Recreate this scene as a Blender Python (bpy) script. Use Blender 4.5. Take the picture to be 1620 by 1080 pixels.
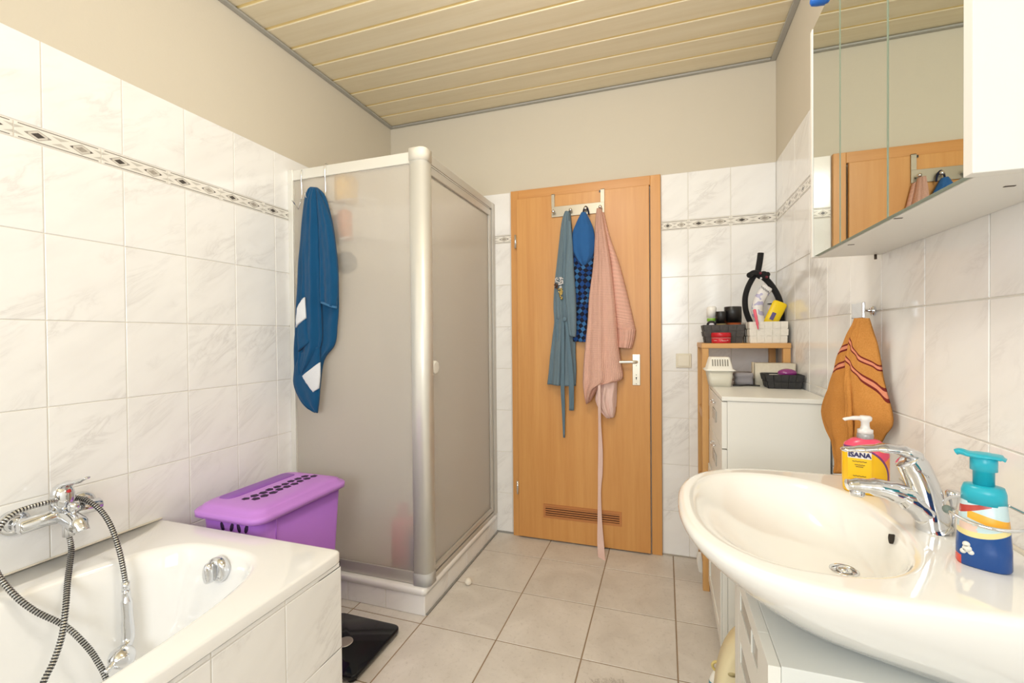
import bpy, bmesh, math, random
from mathutils import Vector, Matrix, noise
random.seed(7)
S = bpy.context.scene
COL = S.collection
for o in list(bpy.data.objects): bpy.data.objects.remove(o)

# ------------------------------------------------------------------ camera
YAW, PITCH, ROLL, FPX, CZ = 0.3254, -0.0108, -0.0089, 715.136, 1.1602
XL, XR, YB, YF, ZC = -1.6564, 0.5203, 2.5134, -1.75, 2.504     # room: left, right, back, front, ceiling
c_, s_, cp_, sp_, cr_, sr_ = math.cos(YAW), math.sin(YAW), math.cos(PITCH), math.sin(PITCH), math.cos(ROLL), math.sin(ROLL)
FW = Vector((-s_*cp_, c_*cp_, sp_)); _U = Vector((s_*sp_, -c_*sp_, cp_)); _R = Vector((c_, s_, 0))
RT = _R*cr_ + _U*sr_; UP = -_R*sr_ + _U*cr_
EYE = Vector((0, 0, CZ))
cd = bpy.data.cameras.new('camera'); cam = bpy.data.objects.new('camera', cd); COL.objects.link(cam)
cd.sensor_width = 36; cd.lens = FPX/1620*36; cd.clip_start = 0.02
m = Matrix((RT, UP, -FW)).transposed().to_4x4(); m.translation = EYE
cam.matrix_world = m
S.camera = cam

# ------------------------------------------------------------------ light
S.view_settings.view_transform = 'Standard'; S.view_settings.look = 'None'
S.view_settings.gamma = 1; S.view_settings.use_curve_mapping = False
S.view_settings.exposure = 0.0
W = bpy.data.worlds.new('sky'); S.world = W; W.use_nodes = True
W.node_tree.nodes['Background'].inputs[0].default_value = (0.75, 0.87, 1, 1)
W.node_tree.nodes['Background'].inputs[1].default_value = 1.5
def area(name, loc, rot, sx, sy, power, col, shape='RECTANGLE'):
    l = bpy.data.lights.new(name, 'AREA'); l.shape = shape; l.size = sx; l.size_y = sy
    l.energy = power; l.color = col
    o = bpy.data.objects.new(name, l); o.location = loc; o.rotation_euler = rot; COL.objects.link(o); return o
# daylight through the window in the wall behind the camera
area('window_daylight', (-0.42, YF-0.03, 1.62), (math.radians(90), 0, 0), 1.30, 1.16, 36, (0.94, 0.98, 1.0))
# added fill light above the frame, no fixture seen; evens out the room
l_ = bpy.data.lights.new('room_fill_light', 'POINT'); l_.shadow_soft_size = 0.14; l_.energy = 21.5; l_.color = (1.0, 0.97, 0.93)
o_ = bpy.data.objects.new('room_fill_light', l_); o_.location = (-0.38, 0.95, 2.26); COL.objects.link(o_)

# ------------------------------------------------------------------ helpers
def lin(c):
    return tuple(((x/255)/12.92 if x/255 <= 0.04045 else (((x/255)+0.055)/1.055)**2.4) for x in c)
def on(ax, v, px, py):
    """point of the plane (axis ax = v) seen at a photograph pixel"""
    r = RT*((px-810)/FPX) + UP*((540-py)/FPX) + FW
    return EYE + r*((v-EYE[ax])/r[ax])

class NT:
    def __init__(s, mat):
        mat.use_nodes = True; s.t = mat.node_tree; s.b = s.t.nodes['Principled BSDF']
    def n(s, typ, **kw):
        x = s.t.nodes.new(typ)
        for k, v in kw.items(): setattr(x, k, v)
        return x
    def l(s, a, b): s.t.links.new(a, b)
    def math(s, op, a, b=None, c=None):
        x = s.n('ShaderNodeMath', operation=op)
        for i, v in enumerate((a, b, c)):
            if v is None: continue
            if isinstance(v, (int, float)): x.inputs[i].default_value = v
            else: s.l(v, x.inputs[i])
        return x.outputs[0]
    def mix(s, f, a, b):
        x = s.n('ShaderNodeMix', data_type='RGBA')
        if isinstance(f, (int, float)): x.inputs[0].default_value = f
        else: s.l(f, x.inputs[0])
        for i, v in ((6, a), (7, b)):
            if isinstance(v, tuple): x.inputs[i].default_value = (*v[:3], 1)
            else: s.l(v, x.inputs[i])
        return x.outputs[2]
    def ramp(s, f, stops, interp='LINEAR'):
        x = s.n('ShaderNodeValToRGB'); e = x.color_ramp; e.interpolation = interp
        while len(e.elements) < len(stops): e.elements.new(0.5)
        for el, (p, c) in zip(e.elements, stops):
            el.position = p; el.color = (c, c, c, 1) if isinstance(c, (int, float)) else (*c, 1)
        s.l(f, x.inputs[0]); return x.outputs[0]
    def noise(s, vec, scale, detail=3, rough=0.5, dist=0.0):
        x = s.n('ShaderNodeTexNoise'); x.inputs['Scale'].default_value = scale
        x.inputs['Detail'].default_value = detail; x.inputs['Roughness'].default_value = rough
        x.inputs['Distortion'].default_value = dist
        if vec is not None: s.l(vec, x.inputs['Vector'])
        return x.outputs[0]
    def mapping(s, vec, sc=(1, 1, 1), rot=(0, 0, 0), loc=(0, 0, 0)):
        x = s.n('ShaderNodeMapping'); x.inputs['Scale'].default_value = sc
        x.inputs['Rotation'].default_value = rot; x.inputs['Location'].default_value = loc
        s.l(vec, x.inputs[0]); return x.outputs[0]
    def bump(s, h, strength, dist=0.002):
        x = s.n('ShaderNodeBump'); x.inputs['Strength'].default_value = strength; x.inputs['Distance'].default_value = dist
        s.l(h, x.inputs['Height']); s.l(x.outputs[0], s.b.inputs['Normal'])
MATS = {}
def mat(name, col, rough=0.5, metal=0.0, var=0.04, scale=8.0, bump=0.0, bscale=200.0, coat=0.0, trans=0.0, sheen=0.0, spec=0.5, ior=1.5):
    if name in MATS: return MATS[name]
    M = bpy.data.materials.new(name); t = NT(M); b = t.b; c = lin(col)
    oc = t.n('ShaderNodeTexCoord').outputs['Object']
    nz = t.noise(oc, scale, 3)
    t.l(t.mix(nz, tuple(min(1, x*(1+var)) for x in c), tuple(x*(1-var) for x in c)), b.inputs['Base Color'])
    b.inputs['Roughness'].default_value = rough; b.inputs['Metallic'].default_value = metal
    b.inputs['Coat Weight'].default_value = coat; b.inputs['Coat Roughness'].default_value = 0.05
    b.inputs['Transmission Weight'].default_value = trans; b.inputs['IOR'].default_value = ior
    b.inputs['Sheen Weight'].default_value = sheen; b.inputs['Specular IOR Level'].default_value = spec
    if bump: t.bump(t.noise(oc, bscale, 2), bump)
    MATS[name] = M; return M

class MB:
    """collects geometry, then links it as ONE mesh object"""
    def __init__(s): s.v = []; s.f = []; s.m = []; s.uv = {}; s.sm = []
    def face(s, idx, m=0, smooth=True, uv=None):
        if uv: s.uv[len(s.f)] = uv
        s.f.append(tuple(idx)); s.m.append(m); s.sm.append(smooth)
    def box(s, lo, hi, m=0, smooth=False):
        k = len(s.v)
        for z in (lo[2], hi[2]):
            for y in (lo[1], hi[1]):
                for x in (lo[0], hi[0]): s.v.append(Vector((x, y, z)))
        for q in ((0, 2, 3, 1), (4, 5, 7, 6), (0, 1, 5, 4), (2, 6, 7, 3), (0, 4, 6, 2), (1, 3, 7, 5)):
            s.face([k+i for i in q], m, smooth)
        return s
    def rings(s, rs, m=0, cap0=True, cap1=True, mats=None, smooth=True, uv=False):
        k = len(s.v); n = len(rs[0])
        for r in rs: s.v.extend(Vector(p) for p in r)
        for i in range(len(rs)-1):
            mm = mats[i] if mats else m
            for j in range(n):
                a, b = k+i*n+j, k+i*n+(j+1) % n
                s.face((a, b, b+n, a+n), mm, smooth)
        if cap0: s.face([k+j for j in range(n)][::-1], mats[0] if mats else m, smooth)
        if cap1: s.face([k+(len(rs)-1)*n+j for j in range(n)], mats[-1] if mats else m, smooth)
        return s
    def lathe(s, prof, c=(0, 0, 0), n=24, m=0, mats=None, sx=1, sy=1, cap0=True, cap1=True):
        return s.rings([[(c[0]+r*sx*math.cos(2*math.pi*j/n), c[1]+r*sy*math.sin(2*math.pi*j/n), c[2]+z) for j in range(n)] for r, z in prof], m, cap0, cap1, mats)
    def tube(s, pts, rad, n=12, m=0, mats=None, flat=None, side=None, caps=True):
        pts = [Vector(p) for p in pts]; rs = []
        prev = None
        for i, p in enumerate(pts):
            d = (pts[min(i+1, len(pts)-1)]-pts[max(i-1, 0)]).normalized()
            if side is not None: a = Vector(side)
            elif prev is None: a = Vector((0, 0, 1)) if abs(d.z) < 0.9 else Vector((1, 0, 0))
            else: a = prev
            a = (a-d*a.dot(d)).normalized(); prev = a
            b = d.cross(a)
            r = rad[i] if isinstance(rad, (list, tuple)) else rad
            ra, rb = (r if isinstance(r, tuple) else (r, r))
            rs.append([p+a*ra*math.cos(2*math.pi*j/n)+b*rb*math.sin(2*math.pi*j/n) for j in range(n)])
        return s.rings(rs, m, caps, caps, mats)
    def cyl(s, p0, p1, r, n=20, m=0): return s.tube([p0, p1], r, n, m)
    def ball(s, c, r, n=16, m=0):
        rx, ry, rz = r if isinstance(r, tuple) else (r, r, r)
        prof = [(max(1e-4, math.sin(math.pi*i/n)), -math.cos(math.pi*i/n)) for i in range(n+1)]
        return s.rings([[(c[0]+q*rx*math.cos(2*math.pi*j/n), c[1]+q*ry*math.sin(2*math.pi*j/n), c[2]+z*rz) for j in range(n)] for q, z in prof], m)
    def build(s, name, mats, parent=None, bev=0, sub=0, seg=2, recalc=True):
        me = bpy.data.meshes.new(name)
        org = Vector((0, 0, 0))
        if parent is None:
            lo = [min(v[i] for v in s.v) for i in range(3)]; hi = [max(v[i] for v in s.v) for i in range(3)]
            org = Vector(((lo[0]+hi[0])/2, (lo[1]+hi[1])/2, lo[2]))
        else: org = world_of(parent)
        me.from_pydata([v-org for v in s.v], [], s.f)
        if not isinstance(mats, (list, tuple)): mats = [mats]
        for x in mats: me.materials.append(x)
        for p, mi, sm in zip(me.polygons, s.m, s.sm): p.material_index = mi; p.use_smooth = sm
        if s.uv:
            u = me.uv_layers.new(name='uv')
            for fi, uv in s.uv.items():
                for li, c in zip(me.polygons[fi].loop_indices, uv): u.data[li].uv = c
        if recalc:
            bm = bmesh.new(); bm.from_mesh(me); bmesh.ops.recalc_face_normals(bm, faces=bm.faces); bm.to_mesh(me); bm.free()
        o = bpy.data.objects.new(name, me); COL.objects.link(o)
        if parent is None: o.location = org
        else: o.parent = parent
        if bev:
            b = o.modifiers.new('bevel', 'BEVEL'); b.width = bev; b.segments = seg; b.limit_method = 'ANGLE'; b.angle_limit = math.radians(40)
            for p in me.polygons: p.use_smooth = True
            w = o.modifiers.new('wn', 'WEIGHTED_NORMAL'); w.keep_sharp = True
        if sub:
            b = o.modifiers.new('sub', 'SUBSURF'); b.levels = sub; b.render_levels = sub
        return o
def world_of(o):
    p = Vector((0, 0, 0))
    while o is not None: p += o.location; o = o.parent
    return p
def thing(name, label, cat, loc, group=None):
    o = bpy.data.objects.new(name, None); COL.objects.link(o); o.location = loc; o.empty_display_size = 0.05
    tag(o, label, cat, group); return o
def tag(o, label, cat, group=None):
    o['label'] = label; o['category'] = cat
    if group: o['group'] = group
    return o
def struct(o, label, cat='room'):
    o['kind'] = 'structure'; o['label'] = label; o['category'] = cat; return o
def arc(c, r, a0, a1, n, ax='xz'):
    out = []
    for i in range(n+1):
        a = math.radians(a0+(a1-a0)*i/n)
        p = [c[0], c[1], c[2]]; p['xyz'.index(ax[0])] += r*math.cos(a); p['xyz'.index(ax[1])] += r*math.sin(a)
        out.append(tuple(p))
    return out
def spline(pts, k):
    """Catmull-Rom through the points, k steps per span"""
    P = [Vector(p) for p in pts]; out = []
    for i in range(len(P)-1):
        a, b, c, d = P[max(i-1, 0)], P[i], P[i+1], P[min(i+2, len(P)-1)]
        for j in range(k):
            t = j/k
            out.append(0.5*((2*b)+(c-a)*t+(2*a-5*b+4*c-d)*t*t+(3*b-a-3*c+d)*t**3))
    out.append(P[-1]); return out
def sup(c, s, n): return math.copysign(abs(c)**(2/n), c), math.copysign(abs(s)**(2/n), s)

# ------------------------------------------------------------------ materials
def marble(name, base=(250, 249, 247), vein=(219, 216, 214), rot=35):
    M = bpy.data.materials.new(name); t = NT(M)
    oi = t.n('ShaderNodeObjectInfo'); tc = t.n('ShaderNodeTexCoord').outputs['Object']
    off = t.n('ShaderNodeVectorMath', operation='SCALE'); off.inputs[3].default_value = 17.0
    cmb = t.n('ShaderNodeCombineXYZ'); t.l(oi.outputs['Random'], cmb.inputs[0]); t.l(oi.outputs['Random'], cmb.inputs[2]); t.l(cmb.outputs[0], off.inputs[0])
    rotd = t.mapping(tc, (1, 1, 1), (0, math.radians(rot), 0))
    st = t.mapping(rotd, (5, 8, 15))
    ad = t.n('ShaderNodeVectorMath', operation='ADD'); t.l(st, ad.inputs[0]); t.l(off.outputs[0], ad.inputs[1])
    n1 = t.noise(ad.outputs[0], 1.0, 5, 0.62, 0.9)
    veins = t.ramp(t.math('ABSOLUTE', t.math('SUBTRACT', n1, 0.5)), [(0.0, 1.0), (0.025, 0.45), (0.09, 0.0)])
    n2 = t.noise(ad.outputs[0], 0.55, 2)
    f = t.math('MULTIPLY', veins, t.ramp(n2, [(0.47, 0.0), (0.66, 0.6)]))
    cloud = t.ramp(t.noise(ad.outputs[0], 0.8, 3), [(0.45, 0.0), (0.75, 0.2)])
    f2 = t.math('MINIMUM', t.math('ADD', f, cloud), 0.9)
    t.l(t.mix(f2, lin(base), lin(vein)), t.b.inputs['Base Color'])
    t.b.inputs['Roughness'].default_value = 0.13
    t.bump(t.noise(tc, 9.0, 1), 0.25, 0.002)
    return M
M_TILE = marble('marble_tile')
M_GROUT = mat('grout', (232, 227, 218), 0.9, bump=0.3)
M_PAINT = mat('wall_paint', (216, 207, 189), 0.85, var=0.012, scale=3, bump=0.15, bscale=120)
M_GAP = mat('dark_gap', (60, 54, 45), 0.9)
M_SILVER_TRIM = mat('grey_profile', (176, 174, 168), 0.45, 0.2)
M_CHROME = mat('chrome', (222, 224, 228), 0.06, 1.0, var=0.01)
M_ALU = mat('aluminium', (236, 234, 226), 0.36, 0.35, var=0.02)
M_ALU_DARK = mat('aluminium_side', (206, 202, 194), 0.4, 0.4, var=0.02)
M_WPLAST = mat('white_plastic', (240, 238, 230), 0.35)
M_CERAMIC = mat('sanitary_ceramic', (248, 247, 243), 0.07, var=0.008, coat=0.6)
M_ENAMEL = mat('bath_enamel', (248, 247, 245), 0.1, var=0.008, coat=0.5)
M_WHITE_LAC = mat('white_lacquer', (238, 237, 230), 0.32, var=0.01)
M_BLACK = mat('black_plastic', (22, 21, 21), 0.35)
def wood(name, a, b, axis='z', rough=0.4, sc=1.0):
    M = bpy.data.materials.new(name); t = NT(M)
    tc = t.n('ShaderNodeTexCoord').outputs['Object']; oi = t.n('ShaderNodeObjectInfo').outputs['Random']
    off = t.n('ShaderNodeCombineXYZ'); t.l(t.math('MULTIPLY', oi, 9.0), off.inputs[0]); t.l(t.math('MULTIPLY', oi, 5.0), off.inputs[1]); t.l(t.math('MULTIPLY', oi, 7.0), off.inputs[2])
    ad = t.n('ShaderNodeVectorMath', operation='ADD'); t.l(tc, ad.inputs[0]); t.l(off.outputs[0], ad.inputs[1])
    s = {'z': (22, 22, 1.1), 'x': (1.1, 22, 22), 'y': (22, 1.1, 22)}[axis]
    mp = t.mapping(ad.outputs[0], tuple(q*sc for q in s))
    n1 = t.noise(mp, 1.0, 5, 0.6, 0.6); fine = t.noise(mp, 6.0, 3, 0.6)
    f = t.math('ADD', t.math('MULTIPLY', t.ramp(n1, [(0.3, 0.0), (0.7, 1.0)]), 0.65), t.math('MULTIPLY', fine, 0.35))
    t.l(t.mix(f, lin(a), lin(b)), t.b.inputs['Base Color']); t.b.inputs['Roughness'].default_value = rough
    return M
M_DOOR = wood('beech_veneer_door', (226, 169, 101), (206, 143, 77), 'z', 0.38)
M_DOORH = wood('beech_veneer_head', (222, 163, 96), (204, 141, 76), 'x', 0.38)
M_PINE = wood('beech_shelf_wood', (222, 174, 112), (201, 148, 84), 'z', 0.5)
M_BOARD = wood('ceiling_board', (238, 227, 200), (224, 209, 176), 'x', 0.42)
M_GROOVE = wood('ceiling_groove', (252, 230, 166), (244, 216, 146), 'x', 0.45)  # yellowish groove, brightened to paint in the highlight line along each joint
def terry(name, col, dark=0.8, sc=420):
    M = bpy.data.materials.new(name); t = NT(M); tc = t.n('ShaderNodeTexCoord').outputs['Object']
    n = t.noise(tc, sc, 3, 0.7); c = lin(col)
    big = t.noise(tc, 14, 2)
    f = t.math('MULTIPLY', n, t.math('ADD', big, 0.5))
    t.l(t.mix(f, tuple(x*dark for x in c), tuple(min(1, x*1.15) for x in c)), t.b.inputs['Base Color'])
    t.b.inputs['Roughness'].default_value = 0.95; t.b.inputs['Sheen Weight'].default_value = 0.15; t.b.inputs['Specular IOR Level'].default_value = 0.1
    t.bump(n, 0.9, 0.003); return M
M_BLUE = terry('blue_terry', (22, 82, 126))
M_BLUEHEM = terry('blue_hem', (70, 125, 170))
M_WTERRY = terry('white_terry', (232, 234, 238), 0.9)
M_SLATE = terry('slate_jersey', (116, 137, 150), 0.86, 260)
M_SLATE2 = terry('slate_belt', (106, 130, 146), 0.86, 260)
M_PALE = terry('pale_pink_cotton', (242, 208, 198), 0.92, 300)

# ------------------------------------------------------------------ room shell
TW, TH, ZT, BH = 0.2, 0.2458, 2.0026, 0.0476
rows = [(ZT-TH, ZT)]                                   # (z0, z1) of plain rows
zb1, zb0 = ZT-TH, ZT-TH-BH                             # border band
z = zb0
while z > 0.02:
    rows.append((max(0.0, z-TH), z)); z -= TH
G = 0.0028
def tile_mesh(w, h, m, name='tile', d=0.008, b=0.0012):
    mb = MB(); w2, h2 = w/2-G/2, h/2-G/2
    k = 0
    for (dx, y) in ((0, 0), (0, -(d-b)), (b, -d)):
        for sx, sz in ((-1, -1), (1, -1), (1, 1), (-1, 1)):
            mb.v.append(Vector((sx*(w2-dx), y, sz*(h2-dx))))
    for i in range(2):
        for j in range(4):
            a, c = i*4+j, i*4+(j+1) % 4; mb.face((a, c, c+4, a+4), 0, False)
    mb.face((8, 9, 10, 11), 0, False, uv=[(0, 0), (1, 0), (1, 1), (0, 1)]); mb.face((3, 2, 1, 0), 0, False)
    me = bpy.data.meshes.new(name); me.from_pydata(mb.v, [], mb.f); me.materials.append(m)
    u = me.uv_layers.new(name='uv')
    for p in me.polygons:
        for li in p.loop_indices:
            v = me.vertices[me.loops[li].vertex_index].co; u.data[li].uv = (v.x/w+0.5, v.z/h+0.5)
    return me
TM = {}
def place_tile(parent, cx, cy, cz, w, h, rz, m, name='tile', d=0.008):
    key = (round(w, 4), round(h, 4), m.name, d)
    if key not in TM: TM[key] = tile_mesh(w, h, m, name, d)
    o = bpy.data.objects.new(name, TM[key]); COL.objects.link(o); o.parent = parent
    o.location = Vector((cx, cy, cz)) - world_of(parent); o.rotation_euler = (0, 0, rz); return o
# printed border tile
def border_mat():
    M = bpy.data.materials.new('border_tile'); t = NT(M)
    uv = t.n('ShaderNodeUVMap'); uv.uv_map = 'uv'; sp = t.n('ShaderNodeSeparateXYZ'); t.l(uv.outputs[0], sp.inputs[0])
    U, V = sp.outputs[0], sp.outputs[1]
    u2 = t.math('MULTIPLY', U, 2.0); fr = t.math('FRACT', u2); which = t.math('FLOOR', u2)
    d = t.math('MULTIPLY', t.math('ABSOLUTE', t.math('SUBTRACT', fr, 0.5)), 2.0)      # 0 at lozenge centre
    e = t.math('MULTIPLY', t.math('ABSOLUTE', t.math('SUBTRACT', V, 0.5)), 2.0)
    dia = t.math('ADD', t.math('DIVIDE', d, 0.60), t.math('DIVIDE', e, 0.62))
    white = lin((240, 236, 228)); tc = t.n('ShaderNodeTexCoord').outputs['Object']
    nz = t.noise(t.mapping(tc, (1, 1, 1)), 160, 2)
    core = t.mix(which, t.mix(nz, lin((58, 54, 52)), lin((92, 86, 82))), t.mix(nz, lin((150, 142, 132)), lin((186, 178, 166))))
    tip = t.mix(which, lin((160, 154, 146)), lin((88, 82, 78)))
    shell = t.mix(nz, lin((196, 190, 180)), lin((226, 220, 210)))
    shell = t.mix(t.math('GREATER_THAN', d, 0.42), shell, tip)
    outl = t.math('MULTIPLY', t.math('GREATER_THAN', dia, 0.93), t.math('LESS_THAN', dia, 1.0))
    lo = t.mix(t.math('LESS_THAN', dia, 0.52), shell, core)
    lo = t.mix(outl, lo, lin((130, 124, 116)))
    tri = t.math('MULTIPLY', t.math('GREATER_THAN', t.math('SUBTRACT', e, t.math('MULTIPLY', t.math('SUBTRACT', 1.0, d), 0.9)), 0.12), t.math('LESS_THAN', e, 0.5))
    bg = t.mix(tri, white, lin((204, 199, 190)))
    colr = t.mix(t.math('LESS_THAN', dia, 1.0), bg, lo)
    ln = t.math('MULTIPLY', t.math('GREATER_THAN', e, 0.74), t.math('LESS_THAN', e, 0.84))
    ed = t.math('MULTIPLY', t.math('ABSOLUTE', t.math('SUBTRACT', U, 0.5)), 2.0)
    ln = t.math('MULTIPLY', ln, t.math('LESS_THAN', ed, 0.92))
    colr = t.mix(ln, colr, lin((118, 112, 106)))
    t.l(colr, t.b.inputs['Base Color']); t.b.inputs['Roughness'].default_value = 0.15
    return M
M_BORDER = border_mat()
T_ = 0.12
# floor
fl = struct(MB().box((XL-T_, YF-T_, -0.12), (XR+T_, YB+T_, -0.0018)).build('floor', mat('floor_grout', (158, 136, 112), 0.95, bump=0.3)), 'grey-beige square tiled floor of the bathroom')
def floor_mat():
    M = bpy.data.materials.new('floor_tile'); t = NT(M); tc = t.n('ShaderNodeTexCoord').outputs['Object']
    oi = t.n('ShaderNodeObjectInfo')
    ad = t.n('ShaderNodeVectorMath', operation='ADD'); cm = t.n('ShaderNodeCombineXYZ'); t.l(t.math('MULTIPLY', oi.outputs['Random'], 11.0), cm.inputs[0]); t.l(tc, ad.inputs[0]); t.l(cm.outputs[0], ad.inputs[1])
    n1 = t.noise(ad.outputs[0], 5.0, 6, 0.6, 0.8); n2 = t.noise(ad.outputs[0], 60, 4, 0.7)
    c = t.mix(t.ramp(n1, [(0.3, 0.0), (0.7, 1.0)]), lin((232, 226, 218)), lin((212, 205, 196)))
    c = t.mix(t.math('MULTIPLY', t.ramp(n2, [(0.55, 0.0), (0.75, 1.0)]), 0.35), c, lin((160, 150, 138)))
    # worn rough patch of the glaze in front of the washbasin
    geo = t.n('ShaderNodeNewGeometry').outputs['Position']; sx = t.n('ShaderNodeSeparateXYZ'); t.l(geo, sx.inputs[0])
    dx = t.math('DIVIDE', t.math('SUBTRACT', sx.outputs[0], -0.13), 0.27); dy = t.math('DIVIDE', t.math('SUBTRACT', sx.outputs[1], 1.34), 0.27)
    rr = t.math('ADD', t.math('POWER', dx, 2.0), t.math('POWER', dy, 2.0))
    n3 = t.noise(geo, 18, 4, 0.7, 1.5); n4 = t.noise(t.mapping(geo, (1, 2, 1)), 70, 4, 0.8, 2)
    msk = t.math('MULTIPLY', t.ramp(t.math('ADD', rr, t.math('MULTIPLY', n3, 0.8)), [(0.9, 1.0), (1.35, 0.0)]), t.ramp(n4, [(0.44, 0.0), (0.58, 0.75)]))
    c = t.mix(msk, c, lin((150, 141, 130)))
    t.l(c, t.b.inputs['Base Color']); t.b.inputs['Roughness'].default_value = 0.42; t.bump(n2, 0.15, 0.001); return M
M_FLOOR = floor_mat()
FX = [XL]+[0.038+0.3275*k for k in range(-5, 2)]+[XR]
FY = [YF, -1.41, -1.075, -0.74, -0.405, -0.07, 0.265, 0.60, 0.935, 1.27, 1.605, 1.94, 2.275, YB]
FM = {}
for i in range(len(FX)-1):
    for j in range(len(FY)-1):
        w, h = FX[i+1]-FX[i], FY[j+1]-FY[j]; key = (round(w, 3), round(h, 3))
        if w < 0.02: continue
        if key not in FM:
            mb = MB(); g = 0.0025
            for dx, zz in ((0, -0.01), (0, -0.001), (0.001, 0.0)):
                for sx, sy in ((-1, -1), (1, -1), (1, 1), (-1, 1)): mb.v.append(Vector((sx*(w/2-g-dx), sy*(h/2-g-dx), zz)))
            for q in range(2):
                for r in range(4):
                    a, c = q*4+r, q*4+(r+1) % 4; mb.face((a, c, c+4, a+4), 0, False)
            mb.face((8, 9, 10, 11), 0, False); mb.face((3, 2, 1, 0), 0, False)
            me = bpy.data.meshes.new('tile'); me.from_pydata(mb.v, [], mb.f); me.materials.append(M_FLOOR); FM[key] = me
        o = bpy.data.objects.new('tile', FM[key]); COL.objects.link(o); o.parent = fl
        o.location = Vector(((FX[i]+FX[i+1])/2, (FY[j]+FY[j+1])/2, 0))-world_of(fl)
# walls: recessed grout bed below, painted plaster above
mb = MB(); mb.box((XL-T_, YF-T_, -0.12), (XL-0.0022, YB+T_, ZT-0.001), 0); mb.box((XL-T_, YF-T_, ZT-0.001), (XL-0.0015, YB+T_, ZC+0.1), 1)
wl = struct(mb.build('wall_left', [M_GROUT, M_PAINT]), 'left wall, white marbled tiles with cream plaster above')
mb = MB(); mb.box((XR+0.0022, YF-T_, -0.12), (XR+T_, YB+T_, ZT-0.001), 0); mb.box((XR+0.0015, YF-T_, ZT-0.001), (XR+T_, YB+T_, ZC+0.1), 1)
wr = struct(mb.build('wall_right', [M_GROUT, M_PAINT]), 'right wall behind the washbasin, white marbled tiles')
mb = MB(); mb.box((XL-0.002, YB+0.0022, -0.12), (XR+0.002, YB+T_, ZT-0.001), 0); mb.box((XL-0.001, YB+0.0015, ZT-0.001), (XR+0.001, YB+T_, ZC+0.1), 1)
wb = struct(mb.build('wall_back', [M_GROUT, M_PAINT]), 'back wall with the door, tiled up to door height')
# front wall (behind the camera) with a window opening
wx0, wx1, wz0, wz1 = -1.08, 0.24, 1.03, 2.21
mb = MB()
mb.box((XL-T_, YF-T_, -0.12), (wx0, YF, ZC+0.1)); mb.box((wx1, YF-T_, -0.12), (XR+T_, YF, ZC+0.1))
mb.box((wx0, YF-T_, -0.12), (wx1, YF, wz0)); mb.box((wx0, YF-T_, wz1), (wx1, YF, ZC+0.1))
struct(mb.build('wall_front', M_PAINT), 'plastered wall behind the viewpoint with the window')
win = struct(thing('window_1', 'white framed bathroom window behind the viewpoint', 'window', (-0.42, YF-0.1, wz0)), 'white framed bathroom window behind the viewpoint', 'window')
mb = MB()
for (a, b) in (((wx0, wz0), (wx0+0.05, wz1)), ((wx1-0.05, wz0), (wx1, wz1)), ((wx0+0.05, wz0), (wx1-0.05, wz0+0.05)), ((wx0+0.05, wz1-0.05), (wx1-0.05, wz1)), ((-0.445, wz0+0.05), (-0.395, wz1-0.05))):
    mb.box((a[0], YF-0.115, a[1]), (b[0], YF-0.055, b[1]))
mb.build('window_frame', M_WPLAST, win)
# tiles of the left wall
for k in range(-13, 9):
    y0 = 0.7906+k*TW-TW*0; y1 = y0+TW
    y0, y1 = max(y0, YF), min(y1, YB)
    if y1-y0 < 0.01: continue
    for z0, z1 in rows:
        if y0 < 0.2 and z1 < 0.5: continue
        if y0 < -0.9 and z1 < 0.8: continue
        place_tile(wl, XL-0.008, (y0+y1)/2, (z0+z1)/2, y1-y0, z1-z0, math.pi/2, M_TILE)
y = 0.7315-TW*12
while y < YB-0.01:
    y1 = min(y+TW, YB)
    place_tile(wl, XL-0.008, (y+y1)/2, (zb0+zb1)/2, y1-y, BH, math.pi/2, M_BORDER, 'border_tile'); y += TW
for k in range(-14, 9):
    y0 = 0.9821+k*TW; y1 = y0+TW; y0, y1 = max(y0, YF), min(y1, YB)
    if y1-y0 < 0.01: continue
    for z0, z1 in rows:
        place_tile(wr, XR+0.008, (y0+y1)/2, (z0+z1)/2, y1-y0, z1-z0, -math.pi/2, M_TILE)
y = YB-TW*21
while y < YB-0.01:
    y1 = min(y+TW, YB)
    place_tile(wr, XR+0.008, (y+y1)/2, (zb0+zb1)/2, y1-y, BH, -math.pi/2, M_BORDER, 'border_tile'); y += TW
bx = [(-0.014, 0.119), (0.119, 0.319), (0.319, XR)]
x = -0.853; bx.append((x, -0.842))
while x > XL+0.005:
    x0 = max(XL, x-TW); bx.append((x0, x)); x -= TW
for x0, x1 in bx:
    if x1-x0 < 0.012: continue
    for z0, z1 in rows:
        place_tile(wb, (x0+x1)/2, YB+0.008, (z0+z1)/2, x1-x0, z1-z0, 0, M_TILE)
for x0, x1 in ((-0.014, 0.119), (0.119, 0.319), (0.319, XR)):
    place_tile(wb, (x0+x1)/2, YB+0.008, (zb0+zb1)/2, x1-x0, BH, 0, M_BORDER, 'border_tile')
x = -0.842
while x > XL+0.005:
    x0 = max(XL, x-TW); place_tile(wb, (x0+x)/2, YB+0.008, (zb0+zb1)/2, x-x0, BH, 0, M_BORDER, 'border_tile'); x -= TW
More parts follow.
